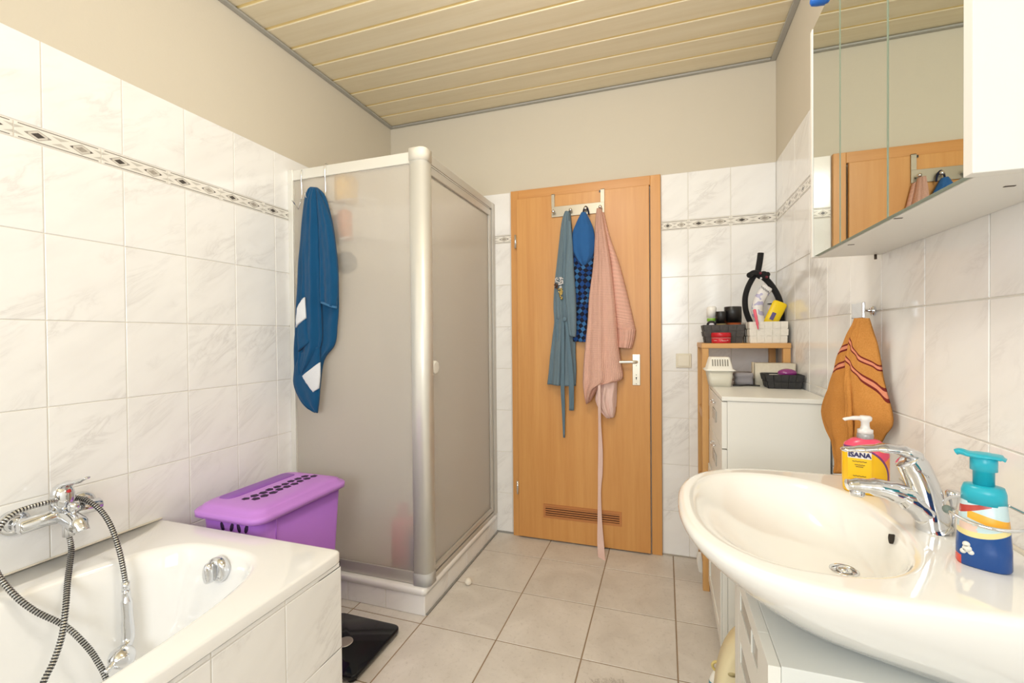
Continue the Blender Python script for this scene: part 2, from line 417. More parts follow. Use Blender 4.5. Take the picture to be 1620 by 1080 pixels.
# ceiling: boards with a rounded tongue between them
ce = struct(MB().box((XL-T_, YF-T_, ZC+0.016), (XR+T_, YB+T_, ZC+0.11)).build('ceiling', M_GAP), 'ceiling clad with pale birch-look boards')
def board_mesh():
    L = (XR-XL)/2-0.016; P = 0.139
    prof = [(0.0, 0.0), (0.1195, 0.0), (0.1215, 0.0014), (0.1225, 0.0035), (0.128, 0.004), (0.134, 0.004), (0.1375, 0.0025), (0.139, 0.0002), (0.139, 0.013), (0.0, 0.013)]
    mb = MB(); n = len(prof)
    mb.rings([[(sx*L, -p[0], p[1]) for p in prof] for sx in (-1, 1)], 0, True, True, smooth=False)
    for j in range(3, 7): mb.m[j] = 1
    me = bpy.data.meshes.new('board'); me.from_pydata(mb.v, [], mb.f)
    me.materials.append(M_BOARD); me.materials.append(M_GROOVE)
    for p, mi in zip(me.polygons, mb.m): p.material_index = mi
    bm = bmesh.new(); bm.from_mesh(me); bmesh.ops.recalc_face_normals(bm, faces=bm.faces); bm.to_mesh(me); bm.free()
    return me
BME = board_mesh(); y = 2.503
while y > YF:
    o = bpy.data.objects.new('board', BME); COL.objects.link(o); o.parent = ce
    o.location = Vector(((XL+XR)/2, y, ZC))-world_of(ce); y -= 0.139
# grey edge profiles round the ceiling
def trim(i, lo, hi, label):
    o = MB().box(lo, hi).build('trim_%d' % i, M_SILVER_TRIM, bev=0.003); struct(o, label, 'trim'); return o
trim(1, (XL-0.0014, YF, ZC-0.012), (XL+0.024, YB+0.001, ZC-0.002), 'grey profile along the left wall under the ceiling')
trim(2, (XR-0.024, YF, ZC-0.012), (XR+0.0014, YB+0.001, ZC-0.002), 'grey profile along the right wall under the ceiling')
trim(3, (XL+0.024, YB-0.020, ZC-0.012), (XR-0.024, YB+0.001, ZC-0.002), 'grey profile along the back wall under the ceiling')
# silicone joint at the wall foot
struct(MB().box((-0.014, YB-0.006, 0), (0.155, YB+0.001, 0.006)).build('baseboard_back', mat('silicone', (176, 166, 152), 0.6)), 'grey sealing joint at the foot of the back wall', 'trim')
struct(MB().box((-0.95, YB-0.008, 0), (-0.842, YB+0.001, 0.008)).build('baseboard_left', mat('silicone_dark', (150, 148, 144), 0.6)), 'grey sealing joint between shower and door', 'trim')

# ------------------------------------------------------------------ door
dr = struct(thing('door_1', 'beech veneer door with steel handle and vent grille', 'door', (-0.43, YB-0.01, 0)), 'beech veneer door with a vent grille and steel handle', 'door')
yf = YB-0.020
mb = MB()
mb.box((-0.842, yf, 0), (-0.797, YB+0.004, 2.001)); mb.box((-0.068, yf, 0), (-0.016, YB+0.004, 2.001))
mb.build('door_jamb', M_DOOR, dr, bev=0.002)
MB().box((-0.797, yf, 1.951), (-0.068, YB+0.004, 2.001)).build('door_head', M_DOORH, dr, bev=0.002)
leaf = MB().box((-0.803, yf-0.016, 0.008), (-0.073, yf-0.0005, 1.948)).build('door_leaf', M_DOOR, dr, bev=0.003)
yl = yf-0.016
for hz in (1.705, 0.29):
    h = MB(); h.cyl((-0.808, yl-0.003, hz-0.038), (-0.808, yl-0.003, hz+0.038), 0.0065, 12); h.build('hinge', M_CHROME, dr)
vent = MB()
vx0, vx1, vz0, vz1 = -0.656, -0.222, 0.134, 0.212
M_VENT = wood('vent_wood', (206, 140, 84), (186, 118, 64), 'x', 0.4)
vent.box((vx0, yl-0.003, vz0), (vx1, yl, vz0+0.014)); vent.box((vx0, yl-0.003, vz1-0.014), (vx1, yl, vz1))
vent.box((vx0, yl-0.003, vz0+0.014), (vx0+0.012, yl, vz1-0.014)); vent.box((vx1-0.012, yl-0.003, vz0+0.014), (vx1, yl, vz1-0.014))
vg = vent.build('vent_grille', M_VENT, dr)
MB().box((vx0+0.012, yl-0.0008, vz0+0.014), (vx1-0.012, yl, vz1-0.014)).build('vent_opening', mat('vent_dark', (70, 38, 22), 0.8), vg)
for k in range(4):
    zz = vz0+0.0185+k*0.0125
    MB().box((vx0+0.012, yl-0.004, zz), (vx1-0.012, yl-0.001, zz+0.0065)).build('slat', M_VENT, vg)
M_STEEL = mat('satin_steel', (226, 220, 204), 0.3, 0.55)
pl = MB().box((-0.162, yl-0.006, 0.897), (-0.122, yl, 1.061)).build('handle_plate', M_STEEL, dr, bev=0.002)
k = MB(); k.cyl((-0.142, yl-0.0066, 0.937), (-0.142, yl-0.0055, 0.937), 0.0035, 12); k.box((-0.1435, yl-0.0066, 0.926), (-0.1405, yl-0.0055, 0.937)); k.cyl((-0.142, yl-0.0066, 0.952), (-0.142, yl-0.0055, 0.952), 0.0022, 10); k.cyl((-0.142, yl-0.0066, 1.001), (-0.142, yl-0.0055, 1.001), 0.0022, 10)
k.cyl((-0.142, yl-0.0066, 0.905), (-0.142, yl-0.0055, 0.905), 0.002, 10)
k.build('keyhole', M_BLACK, pl)
hd = MB(); hd.tube(spline([(-0.142, yl-0.004, 1.022), (-0.142, yl-0.035, 1.022), (-0.150, yl-0.046, 1.022), (-0.175, yl-0.048, 1.022), (-0.262, yl-0.046, 1.020)], 5), 0.0085, 14)
hd.build('lever', M_STEEL, dr)
# light switch
sw = thing('light_switch', 'square cream light switch on the tiles right of the door', 'switch', (0.094, YB, 0.99))
MB().box((0.056, YB-0.008, 0.990), (0.131, YB, 1.064)).build('switch_frame', mat('cream_plastic', (234, 226, 205), 0.4), sw, bev=0.003)
MB().box((0.066, YB-0.012, 0.999), (0.121, YB-0.0085, 1.055)).build('rocker', mat('cream_plastic2', (240, 233, 214), 0.35), sw, bev=0.004)

# ------------------------------------------------------------------ shower cubicle
SX, SY = -0.95, 1.65          # outer corner of the tray
sh = thing('shower_cubicle', 'corner shower cubicle with frosted panels and aluminium frame in the left corner', 'shower', ((XL+SX)/2, (SY+YB)/2, 0))
pb = MB().box((XL+0.002, SY+0.0022, 0), (SX-0.0022, YB-0.002, 0.09)).build('plinth', M_GROUT, sh)
zt = 0.084
for x0, x1 in ((XL+0.002, -1.535), (-1.535, -1.335), (-1.335, -1.14), (-1.14, SX)):
    place_tile(pb, (x0+x1)/2, SY+0.008, zt/2, x1-x0, zt, 0, M_TILE)
for y0, y1 in ((SY, 1.671+0.2), (1.871, 2.071), (2.071, 2.272), (2.272, 2.472), (2.472, YB-0.002)):
    place_tile(pb, SX-0.008, (y0+y1)/2, zt/2, y1-y0, zt, math.pi/2, M_TILE)
MB().box((SX-0.001, SY+0.01, 0.0), (SX+0.008, YB-0.01, 0.006)).build('sealing_joint', MATS['silicone_dark'], sh)
# tray: rim with rounded outer edge and sunken floor
def rrect(x0, x1, y0, y1, r, z, n=6):
    out = []
    for cx, cy, a in ((x1-r, y1-r, 0), (x0+r, y1-r, 90), (x0+r, y0+r, 180), (x1-r, y0+r, 270)):
        for i in range(n+1):
            t = math.radians(a+90*i/n); out.append((cx+r*math.cos(t), cy+r*math.sin(t), z))
    return out
x0, x1, y0, y1 = XL+0.002, SX+0.004, SY-0.004, YB-0.002
R = [rrect(x0, x1, y0, y1, 0.02, 0.085), rrect(x0, x1, y0, y1, 0.02, 0.103), rrect(x0+0.004, x1-0.004, y0+0.004, y1-0.004, 0.02, 0.110), rrect(x0+0.012, x1-0.012, y0+0.012, y1-0.012, 0.02, 0.112),
     rrect(x0+0.075, x1-0.075, y0+0.075, y1-0.075, 0.05, 0.110), rrect(x0+0.09, x1-0.09, y0+0.09, y1-0.09, 0.06, 0.092), rrect(x0+0.11, x1-0.11, y0+0.11, y1-0.11, 0.06, 0.091)]
MB().rings(R).build('shower_tray', M_ENAMEL, sh)
PZ0, PZ1 = 0.112, 1.935
# frosted acrylic
def frosted():
    M = bpy.data.materials.new('frosted_acrylic'); t = NT(M); b = t.b
    tc = t.n('ShaderNodeTexCoord').outputs['Object']; n = t.noise(tc, 90, 3, 0.6)
    b.inputs['Base Color'].default_value = (*lin((250, 247, 242)), 1)
    b.inputs['Roughness'].default_value = 0.26; b.inputs['IOR'].default_value = 1.16; b.inputs['Transmission Weight'].default_value = 1.0
    t.bump(n, 0.25, 0.002)
    tr = t.n('ShaderNodeBsdfTranslucent'); tr.inputs[0].default_value = (*lin((254, 250, 243)), 1)
    df = t.n('ShaderNodeBsdfDiffuse'); df.inputs[0].default_value = (*lin((251, 246, 238)), 1)
    m1 = t.n('ShaderNodeMixShader'); m1.inputs[0].default_value = 0.6; t.l(tr.outputs[0], m1.inputs[1]); t.l(df.outputs[0], m1.inputs[2])
    m2 = t.n('ShaderNodeMixShader'); m2.inputs[0].default_value = 0.38; t.l(b.outputs[0], m2.inputs[1]); t.l(m1.outputs[0], m2.inputs[2])
    t.l(m2.outputs[0], t.t.nodes['Material Output'].inputs[0]); return M
M_FROST = frosted()
fy = SY+0.022                 # front frame plane (outer face)
MB().box((-1.636, fy+0.006, 0.165), (-1.005, fy+0.010, 1.896)).build('front_panel', M_FROST, sh)
def part(name, m, *boxes, bev=0.002):
    mb = MB()
    for a, b in boxes: mb.box(a, b)
    return mb.build(name, m, sh, bev=bev)
part('front_top_rail', M_ALU, ((-1.648, fy, 1.893), (-1.0, fy+0.03, 1.94)))
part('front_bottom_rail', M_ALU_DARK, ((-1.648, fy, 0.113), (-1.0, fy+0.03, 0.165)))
part('wall_profile', M_ALU, ((XL, fy-0.004, 0.113), (-1.630, fy+0.034, 1.942)))
# corner post with rounded outside
def post_ring(z, g=0.0):
    x0, x1, y0, y1, r = -1.008-g, -0.938+g, fy-0.008-g, fy+0.052+g, 0.028
    pts = [(x0, y1, z), (x0, y0, z)]
    for i in range(9):
        a = math.radians(-90+90*i/8); pts.append((x1-r+r*math.cos(a), y0+r+r*math.sin(a), z))
    pts.append((x1, y1, z)); return pts
MB().rings([post_ring(0.135), post_ring(1.91)]).build('corner_post', M_ALU, sh)
MB().rings([post_ring(0.113, 0.0015), post_ring(0.165, 0.0015)]).build('post_foot', mat('grey_plastic', (196, 196, 194), 0.4), sh)
MB().rings([post_ring(1.90, 0.002), post_ring(1.950, 0.002), [(x*0.9+(-0.973)*0.1, y*0.9+(fy+0.022)*0.1, 1.954) for x, y, z in post_ring(1.95, 0.002)]]).build('post_cap', mat('cap_plastic', (232, 226, 212), 0.4), sh)
dx = -0.955
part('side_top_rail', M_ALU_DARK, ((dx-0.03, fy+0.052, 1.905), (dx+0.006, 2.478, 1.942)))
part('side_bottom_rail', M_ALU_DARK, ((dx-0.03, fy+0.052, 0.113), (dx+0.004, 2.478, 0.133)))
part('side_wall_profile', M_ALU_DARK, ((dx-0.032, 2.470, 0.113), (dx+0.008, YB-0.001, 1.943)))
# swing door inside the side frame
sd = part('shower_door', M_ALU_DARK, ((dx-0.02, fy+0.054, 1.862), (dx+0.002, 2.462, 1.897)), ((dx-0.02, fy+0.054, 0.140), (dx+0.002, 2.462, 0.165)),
     ((dx-0.02, 2.435, 0.165), (dx+0.002, 2.462, 1.862)), ((dx-0.02, fy+0.054, 0.165), (dx+0.002, fy+0.064, 1.862)))
part('drip_edge', M_ALU, ((dx-0.004, fy+0.054, 1.899), (dx+0.003, 2.44, 1.903)), bev=0)
MB().box((dx-0.012, fy+0.064, 0.165), (dx-0.008, 2.435, 1.862)).build('door_pane', M_FROST, sd)
kn = MB(); kn.tube([(dx-0.008, 1.752, 1.030), (dx+0.010, 1.752, 1.030), (dx+0.016, 1.752, 1.030), (dx+0.0165, 1.752, 1.030)], [0.028, 0.030, 0.027, 0.020], 28)
kn.build('pull_knob', M_WPLAST, sd)
# things behind the frosted panels
def bottle(name, label, cat, x, y, z0, r, h, m, capm, sx=1.0, group=None, neck=0.4):
    t = thing(name, label, cat, (x, y, z0), group)
    MB().lathe([(r*0.9, 0), (r, h*0.04), (r, h*0.72), (r*0.85, h*0.80), (r*neck, h*0.84)], (x, y, z0), 20, sx=sx).build('bottle_body', m, t)
    MB().lathe([(r*neck*1.2, h*0.84), (r*neck*1.2, h), (r*neck*0.9, h*1.005)], (x, y, z0), 16).build('cap', capm, t)
    return t
ry = 1.746
rk = thing('shower_caddy', 'wire caddy with two shelves hanging inside the shower behind the frosted panel', 'rack', (-1.50, ry, 1.4))
mb = MB()
for zz in (1.782, 1.612):
    mb.tube([(-1.655, ry-0.05, zz), (-1.27, ry-0.05, zz), (-1.27, ry+0.05, zz), (-1.655, ry+0.05, zz)], 0.003, 6)
    for q in range(8): mb.cyl((-1.645+q*0.052, ry-0.05, zz), (-1.645+q*0.052, ry+0.05, zz), 0.002, 6)
mb.build('shelf_wires', M_CHROME, rk)['kind'] = 'stuff'
mb = MB(); mb.cyl((-1.65, ry-0.05, 1.60), (-1.65, ry-0.05, 1.88), 0.003, 6); mb.cyl((-1.65, ry+0.05, 1.60), (-1.65, ry+0.05, 1.88), 0.003, 6); mb.build('uprights', M_CHROME, rk)['kind'] = 'stuff'
X_ = lambda px: on(1, ry, px, 300).x
bottle('shampoo_bottle', 'yellow bottle on the top shelf of the caddy, blurred behind frosted panel', 'bottle', X_(548), ry, 1.785, 0.052, 0.145, mat('yellow_b', (248, 202, 84), 0.4), M_WPLAST)
bottle('shower_gel_bottle', 'orange bottle on the lower caddy shelf behind the frosted panel', 'bottle', X_(545), ry, 1.615, 0.034, 0.165, mat('orange_b', (240, 140, 70), 0.4), M_WPLAST)
bottle('shampoo_bottle', 'blue-grey bottle on the lower caddy shelf nearest the blue towel', 'bottle', X_(528), ry, 1.615, 0.042, 0.12, mat('bluegrey_b', (90, 130, 170), 0.4), M_WPLAST)
t = thing('bath_sponge', 'dark grey mesh sponge hanging inside the shower', 'sponge', (X_(546), ry, 1.46))
MB().ball((X_(546), ry, 1.51), 0.050).build('mesh_ball', mat('dark_mesh', (66, 66, 70), 0.9, bump=1, bscale=60), t)
MB().tube([(X_(546), ry, 1.555), (X_(546), ry, 1.61)], 0.0025, 6).build('cord', M_WPLAST, t)
bottle('shower_gel_bottle', 'red bottle standing in the shower tray behind the frosted panel', 'bottle', -1.115, 1.755, 0.113, 0.052, 0.30, mat('red_b', (214, 50, 84), 0.4), mat('red_cap', (180, 40, 60), 0.4))
bottle('shampoo_bottle', 'blue bottle standing in the shower tray beside the corner post', 'bottle', -1.035, 1.745, 0.113, 0.036, 0.22, mat('navy_b', (44, 54, 150), 0.4), M_BLACK)

# ------------------------------------------------------------------ bathtub
TZ = 0.54; tx0, tx1, ty0, ty1 = XL+0.002, -0.897, -0.68, 1.088
tb = thing('bathtub', 'white built-in bathtub with tiled skirt in the left foreground', 'bathtub', ((tx0+tx1)/2, (ty0+ty1)/2, 0))
N = 112
def outer(z, g=0.0, r=0.018): 
    x0, x1, y0, y1 = tx0+max(g, 0)*0.0, tx1-g, ty0, ty1-g
    out = []
    cx, cy = -1.245, 0.14
    for j in range(N):
        a = 2*math.pi*j/N; c, s = sup(math.cos(a), math.sin(a), 60)
        ux = (x1-cx) if c > 0 else (cx-x0); uy = (y1-cy) if s > 0 else (cy-y0)
        out.append((cx+c*ux, cy+s*uy, z))
    return out
def inner(z, a, b0, b1, n, cx=-1.245, cy=0.14):
    out = []
    for j in range(N):
        t = 2*math.pi*j/N; c, s = sup(math.cos(t), math.sin(t), n)
        out.append((cx+c*a, cy+s*(b1-cy if s > 0 else cy-b0), z))
    return out
R = [outer(TZ-0.030), outer(TZ-0.006), outer(TZ-0.001, 0.003), outer(TZ, 0.008),
     inner(TZ, 0.287, -0.58, 1.002, 3.6), inner(TZ, 0.281, -0.57, 0.996, 3.6), inner(TZ-0.004, 0.273, -0.56, 0.987, 3.6), inner(TZ-0.013, 0.267, -0.55, 0.978, 3.6), inner(TZ-0.06, 0.260, -0.54, 0.965, 3.6),
     inner(0.34, 0.245, -0.48, 0.935, 3.4), inner(0.22, 0.228, -0.40, 0.900, 3.2), inner(0.165, 0.205, -0.36, 0.865, 3.0), inner(0.145, 0.17, -0.3, 0.81, 2.8), inner(0.138, 0.08, -0.1, 0.55, 2.5), inner(0.136, 0.02, 0.0, 0.25, 2)]
MB().rings(R, cap0=False).build('tub_shell', M_ENAMEL, tb)
MB().box((XL+0.001, -0.6, TZ), (XL+0.009, ty1, TZ+0.006)).build('sealing_joint', mat('silicone_beige', (222, 214, 198), 0.6), tb, bev=0.003)
sk = MB().box((-0.99, ty0, 0), (-0.9022, ty1-0.0042, TZ-0.032)); sk.box((tx0+0.002, ty1-0.09, 0), (-0.9022, ty1-0.0042, TZ-0.032))
sk = sk.build('skirt', M_GROUT, tb)
for y1 in (1.080, 0.880, 0.685, 0.485, 0.285, 0.085, -0.115, -0.315, -0.515, -0.715, -0.915):
    if y1 < ty0+0.01: continue
    y0 = max(y1-0.2 if y1 != 0.880 else 0.685, ty0)
    for z0, z1 in ((0.0, 0.012), (0.012, 0.2565), (0.2565, 0.494), (0.494, TZ-0.031)):
        place_tile(sk, -0.908, (y0+y1)/2, (z0+z1)/2, y1-y0, z1-z0, math.pi/2, M_TILE)
for x1 in (-0.900, -1.10, -1.30, -1.50):
    x0 = max(x1-0.2, tx0+0.003)
    for z0, z1 in ((0.012, 0.2565), (0.2565, 0.494)):
        o = place_tile(sk, (x0+x1)/2, ty1-0.010, (z0+z1)/2, x1-x0, z1-z0, math.pi, M_TILE)
# overflow knob on the far inner end
oc = on(1, 0.955, 344, 901)
mb = MB(); mb.tube([oc+Vector((0, 0.012, 0)), oc+Vector((0, -0.004, 0)), oc+Vector((0, -0.010, -0.001)), oc+Vector((0, -0.012, -0.001))], [0.036, 0.036, 0.031, 0.024], 32)
ov = mb.build('overflow_rosette', M_CHROME, tb)
mb = MB(); p = oc+Vector((-0.006, -0.012, 0)); mb.tube([p, p+Vector((0, -0.014, 0)), p+Vector((0, -0.020, 0))], [(0.030, 0.017), (0.029, 0.016), (0.026, 0.012)], 16, side=(0, 0, 1))
mb.build('turn_knob', M_CHROME, ov)

# ------------------------------------------------------------------ bath mixer with hose and hand shower
bm_ = thing('bath_mixer', 'chrome single-lever bath mixer on the tiles above the tub rim', 'tap', (XL, 0.787, 0.62))
for yy in (0.712, 0.862): MB().tube([(XL, yy, 0.674), (XL+0.012, yy, 0.674), (XL+0.020, yy, 0.674)], [0.034, 0.033, 0.022], 28).build('rosette', M_CHROME, bm_)
mb = MB(); bxm = XL+0.062
for yy in (0.712, 0.862): mb.cyl((XL+0.015, yy, 0.674), (bxm, yy, 0.674), 0.017, 20)
mb.tube([(bxm, 0.694, 0.674), (bxm, 0.700, 0.674), (bxm, 0.75, 0.676), (bxm, 0.787, 0.678), (bxm, 0.83, 0.676), (bxm, 0.874, 0.674), (bxm, 0.880, 0.674)], [0.012, 0.019, 0.019, 0.025, 0.019, 0.019, 0.012], 24)
mb.tube(spline([(bxm, 0.787, 0.676), (bxm+0.035, 0.787, 0.668), (bxm+0.075, 0.787, 0.655), (bxm+0.085, 0.787, 0.640)], 4), [0.022]*9+[0.017]*4, 20)
mb.build('mixer_body', M_CHROME, bm_)
mb = MB(); mb.lathe([(0.024, 0.015), (0.026, 0.03), (0.026, 0.055), (0.020, 0.075), (0.010, 0.082)], (bxm+0.004, 0.787, 0.680), 24)
mb.build('cartridge_cap', M_CHROME, bm_)
mb = MB(); mb.tube(spline([(bxm+0.002, 0.787, 0.752), (bxm+0.03, 0.791, 0.765), (bxm+0.06, 0.797, 0.772), (bxm+0.085, 0.802, 0.782)], 4), [(0.010, 0.019)]*4+[(0.006, 0.014)]*5+[(0.0035, 0.008)]*4, 14, side=(0, 0, 1))
lv = mb.build('lever', M_CHROME, bm_)
MB().ball((bxm+0.030, 0.789, 0.744), 0.005, 8).build('temperature_dot', mat('red_dot', (200, 40, 40), 0.4), bm_)
mb = MB(); mb.lathe([(0.006, 0), (0.006, 0.012), (0.012, 0.018), (0.013, 0.032), (0.008, 0.038)], (bxm+0.052, 0.787, 0.678), 16); mb.build('diverter_knob', M_CHROME, bm_)
mb = MB(); mb.lathe([(0.013, -0.035), (0.013, 0.0), (0.010, 0.004)], (bxm+0.028, 0.787, 0.655), 16); mb.build('hose_union', M_CHROME, bm_)
h0 = Vector((bxm+0.028, 0.787, 0.622))
hp = [h0, h0+Vector((0.010, 0, -0.04))]
for px, py, xx in ((107, 920, -1.48), (104, 960, -1.43), (98, 1005, -1.40), (85, 1045, -1.38), (66, 1085, -1.36), (45, 1150, -1.33), (50, 1230, -1.30), (110, 1235, -1.30), (165, 1160, -1.32), (170, 1085, -1.36), (152, 1042, -1.39), (128, 1012, -1.41), (100, 988, -1.44), (55, 966, -1.465), (20, 938, -1.49), (-8, 900, -1.53), (-14, 865, -1.545), (0, 833, -1.545), (22, 812, -1.55), (50, 801, -1.555), (82, 793, -1.565), (100, 789, -1.623), (120, 787, -1.612), (140, 793, -1.57), (160, 808, -1.53), (176, 833, -1.49), (188, 868, -1.455), (195, 900, -1.43), (199, 925, -1.42)):
    hp.append(on(0, xx, px, py))
hp = spline(hp, 10)
# resample to ribs
L = [0.0]
for i in range(1, len(hp)): L.append(L[-1]+(hp[i]-hp[i-1]).length)
tot = L[-1]; step = 0.00165; n = int(tot/step); pts = []; j = 0
for i in range(n+1):
    d = i*step
    while j < len(L)-2 and L[j+1] < d: j += 1
    pts.append(hp[j].lerp(hp[j+1], (d-L[j])/max(1e-6, L[j+1]-L[j])))
rad = [0.0058 if (i % 4) in (0, 1) else 0.0070 for i in range(len(pts))]
mts = [1 if (i % 4) in (0, 3) else 0 for i in range(len(pts)-1)]
mb = MB(); mb.tube(pts, rad, 10, mats=mts)
M_HOSE = mat('hose_metal', (196, 196, 194), 0.22, 0.95); M_HDARK = mat('hose_groove', (40, 38, 36), 0.5)
tag(mb.build('shower_hose', [M_HOSE, M_HDARK]), 'ribbed chrome shower hose looping over the bath mixer into the tub', 'hose')
hs0 = on(0, -1.42, 199, 927); hs1 = on(0, -1.405, 202, 985); hs2 = on(0, -1.395, 202, 1015); hs3 = on(0, -1.37, 186, 1042)
hsT = thing('hand_shower', 'chrome hand shower hanging head down inside the tub', 'shower head', hs3)
mb = MB(); mb.tube([hs0+Vector((0, 0, 0.012)), hs0+Vector((0, 0, -0.012))], 0.0095, 16); mb.build('hose_nut', M_CHROME, hsT)
pp = spline([hs0+Vector((0, 0, -0.013)), hs0.lerp(hs1, 0.5), hs1, hs2, hs3, on(0, -1.36, 167, 1064)], 5)
mb = MB(); mb.tube(pp, [0.0100]*4+[0.0130]*6+[0.0145]*5+[0.0135]*4+[0.011]*4+[0.007]*3, 18); mb.build('grip', M_CHROME, hsT)
nrm = Vector((-0.55, -0.15, -0.82)).normalized(); c = hs3+Vector((0.004, 0.012, 0.004))
mb = MB(); mb.tube([c-nrm*0.014, c-nrm*0.008, c+nrm*0.006, c+nrm*0.014, c+nrm*0.0145], [0.012, 0.024, 0.031, 0.030, 0.022], 24)
mb.build('spray_head', M_CHROME, hsT)
mb = MB(); mb.tube([c+nrm*0.014, c+nrm*0.0165], 0.022, 20); mb.build('spray_face', mat('grey_face', (190, 190, 190), 0.35), hsT)

# ------------------------------------------------------------------ laundry hamper
hx0, hx1, hy0, hy1 = -1.552, -1.238, 1.105, 1.552
M_PURP = mat('purple_plastic', (182, 116, 214), 0.42, var=0.02); M_PURP2 = mat('purple_lid', (198, 134, 224), 0.40, var=0.02); M_PDARK = mat('hamper_dark', (50, 22, 66), 0.8)
hm = thing('laundry_hamper', 'purple plastic laundry hamper with perforated lid between tub and shower', 'laundry basket', (-1.395, 1.33, 0))
bx0, bx1, by0, by1 = hx0+0.022, hx1-0.018, hy0+0.022, hy1-0.015
MB().rings([rrect(bx0+0.03, bx1-0.03, by0+0.03, by1-0.03, 0.04, 0.0), rrect(bx0+0.028, bx1-0.028, by0+0.028, by1-0.028, 0.04, 0.02), rrect(bx0, bx1, by0, by1, 0.045, 0.558)]).build('hamper_body', M_PURP, hm)
zl = 0.555
R = [rrect(hx0, hx1, hy0, hy1, 0.05, zl), rrect(hx0-0.001, hx1+0.001, hy0-0.001, hy1+0.001, 0.05, zl+0.016), rrect(hx0+0.004, hx1-0.004, hy0+0.004, hy1-0.004, 0.05, zl+0.022), rrect(hx0+0.014, hx1-0.014, hy0+0.014, hy1-0.014, 0.045, zl+0.023),
     rrect(hx0+0.018, hx1-0.018, hy0+0.018, hy1-0.018, 0.045, zl+0.033), rrect(hx0+0.030, hx1-0.030, hy0+0.040, hy1-0.040, 0.04, zl+0.040), rrect(hx0+0.075, hx1-0.075, hy0+0.09, hy1-0.06, 0.03, zl+0.041), rrect(hx0+0.085, hx1-0.085, hy0+0.11, hy1-0.075, 0.03, zl+0.040)]
lid = MB().rings(R).build('hamper_lid', M_PURP2, hm)
# long grip recess on the wall side of the lid
MB().rings([rrect(hx0+0.036, hx0+0.10, hy0+0.075, hy1-0.06, 0.02, zl+0.0395), rrect(hx0+0.038, hx0+0.098, hy0+0.08, hy1-0.065, 0.02, zl+0.0418)]).build('grip_recess', mat('purple_recess', (150, 88, 190), 0.45), lid)
mb = MB(); rr = random.Random(3)
for i in range(9):
    for j in range(2):
        cy = hy0+0.10+i*0.034+(0.012 if j else 0); cx = hx0+0.150+j*0.034+0.003*((i*7) % 3-1)
        n = 5; a0 = rr.random()*6
        pts = [(cx+(0.0135+0.003*rr.random())*math.cos(a0+2*math.pi*q/n), cy+(0.013+0.004*rr.random())*math.sin(a0+2*math.pi*q/n)) for q in range(n)]
        mb.rings([[(p[0], p[1], zl+0.0385) for p in pts], [(p[0], p[1], zl+0.0415) for p in pts]], smooth=False)
mb.build('lid_holes', M_PDARK, lid)['kind'] = 'stuff'
mb = MB()
for i, px in enumerate((352, 367, 378, 390)):
    p = on(1, hy0+0.0235, px, 832+i*1.5); 
    mb.tube([p+Vector((0, 0.004, 0)), p+Vector((0, -0.0015, 0))], [(0.016, 0.0075)]*2, 8, side=(0.35 if i % 2 else -0.3, 0, 1))
mb.build('side_holes', M_PDARK, hm)['kind'] = 'stuff'
MB().box((bx1-0.0035, hy0+0.09, 0.1), (bx1-0.0005, hy0+0.094, 0.55)).build('side_rib', M_PURP, hm)

# ------------------------------------------------------------------ bathroom scale and small ball
sc = thing('bathroom_scale', 'black glass bathroom scale on the floor between tub and shower', 'scale', (-1.14, 1.39, 0))
MB().rings([rrect(-1.285, -0.988, 1.245, 1.535, 0.03, 0.012), rrect(-1.285, -0.988, 1.245, 1.535, 0.03, 0.024), rrect(-1.283, -0.990, 1.247, 1.533, 0.03, 0.026)]).build('glass_plate', mat('black_glass', (16, 19, 24), 0.08, spec=0.3), sc)
mb = MB()
for px in (-1.26, -1.013):
    for py in (1.27, 1.51): mb.lathe([(0.016, 0), (0.016, 0.013)], (px, py, 0), 14)
mb.build('rubber_feet', M_BLACK, sc)['kind'] = 'stuff'
MB().lathe([(0.030, 0.0262), (0.030, 0.0272), (0.026, 0.0276)], (-1.137, 1.385, 0), 28).build('display_disc', mat('disc_silver', (190, 186, 178), 0.3, 0.8), sc)
bl = MB(); bp = on(2, 0.0, 741, 925); bl.ball((bp.x, bp.y, 0.0165), 0.0165, 18)
tag(bl.build('small_ball', mat('white_ball', (240, 232, 218), 0.5)), 'small white ball on the floor beside the shower plinth', 'ball')

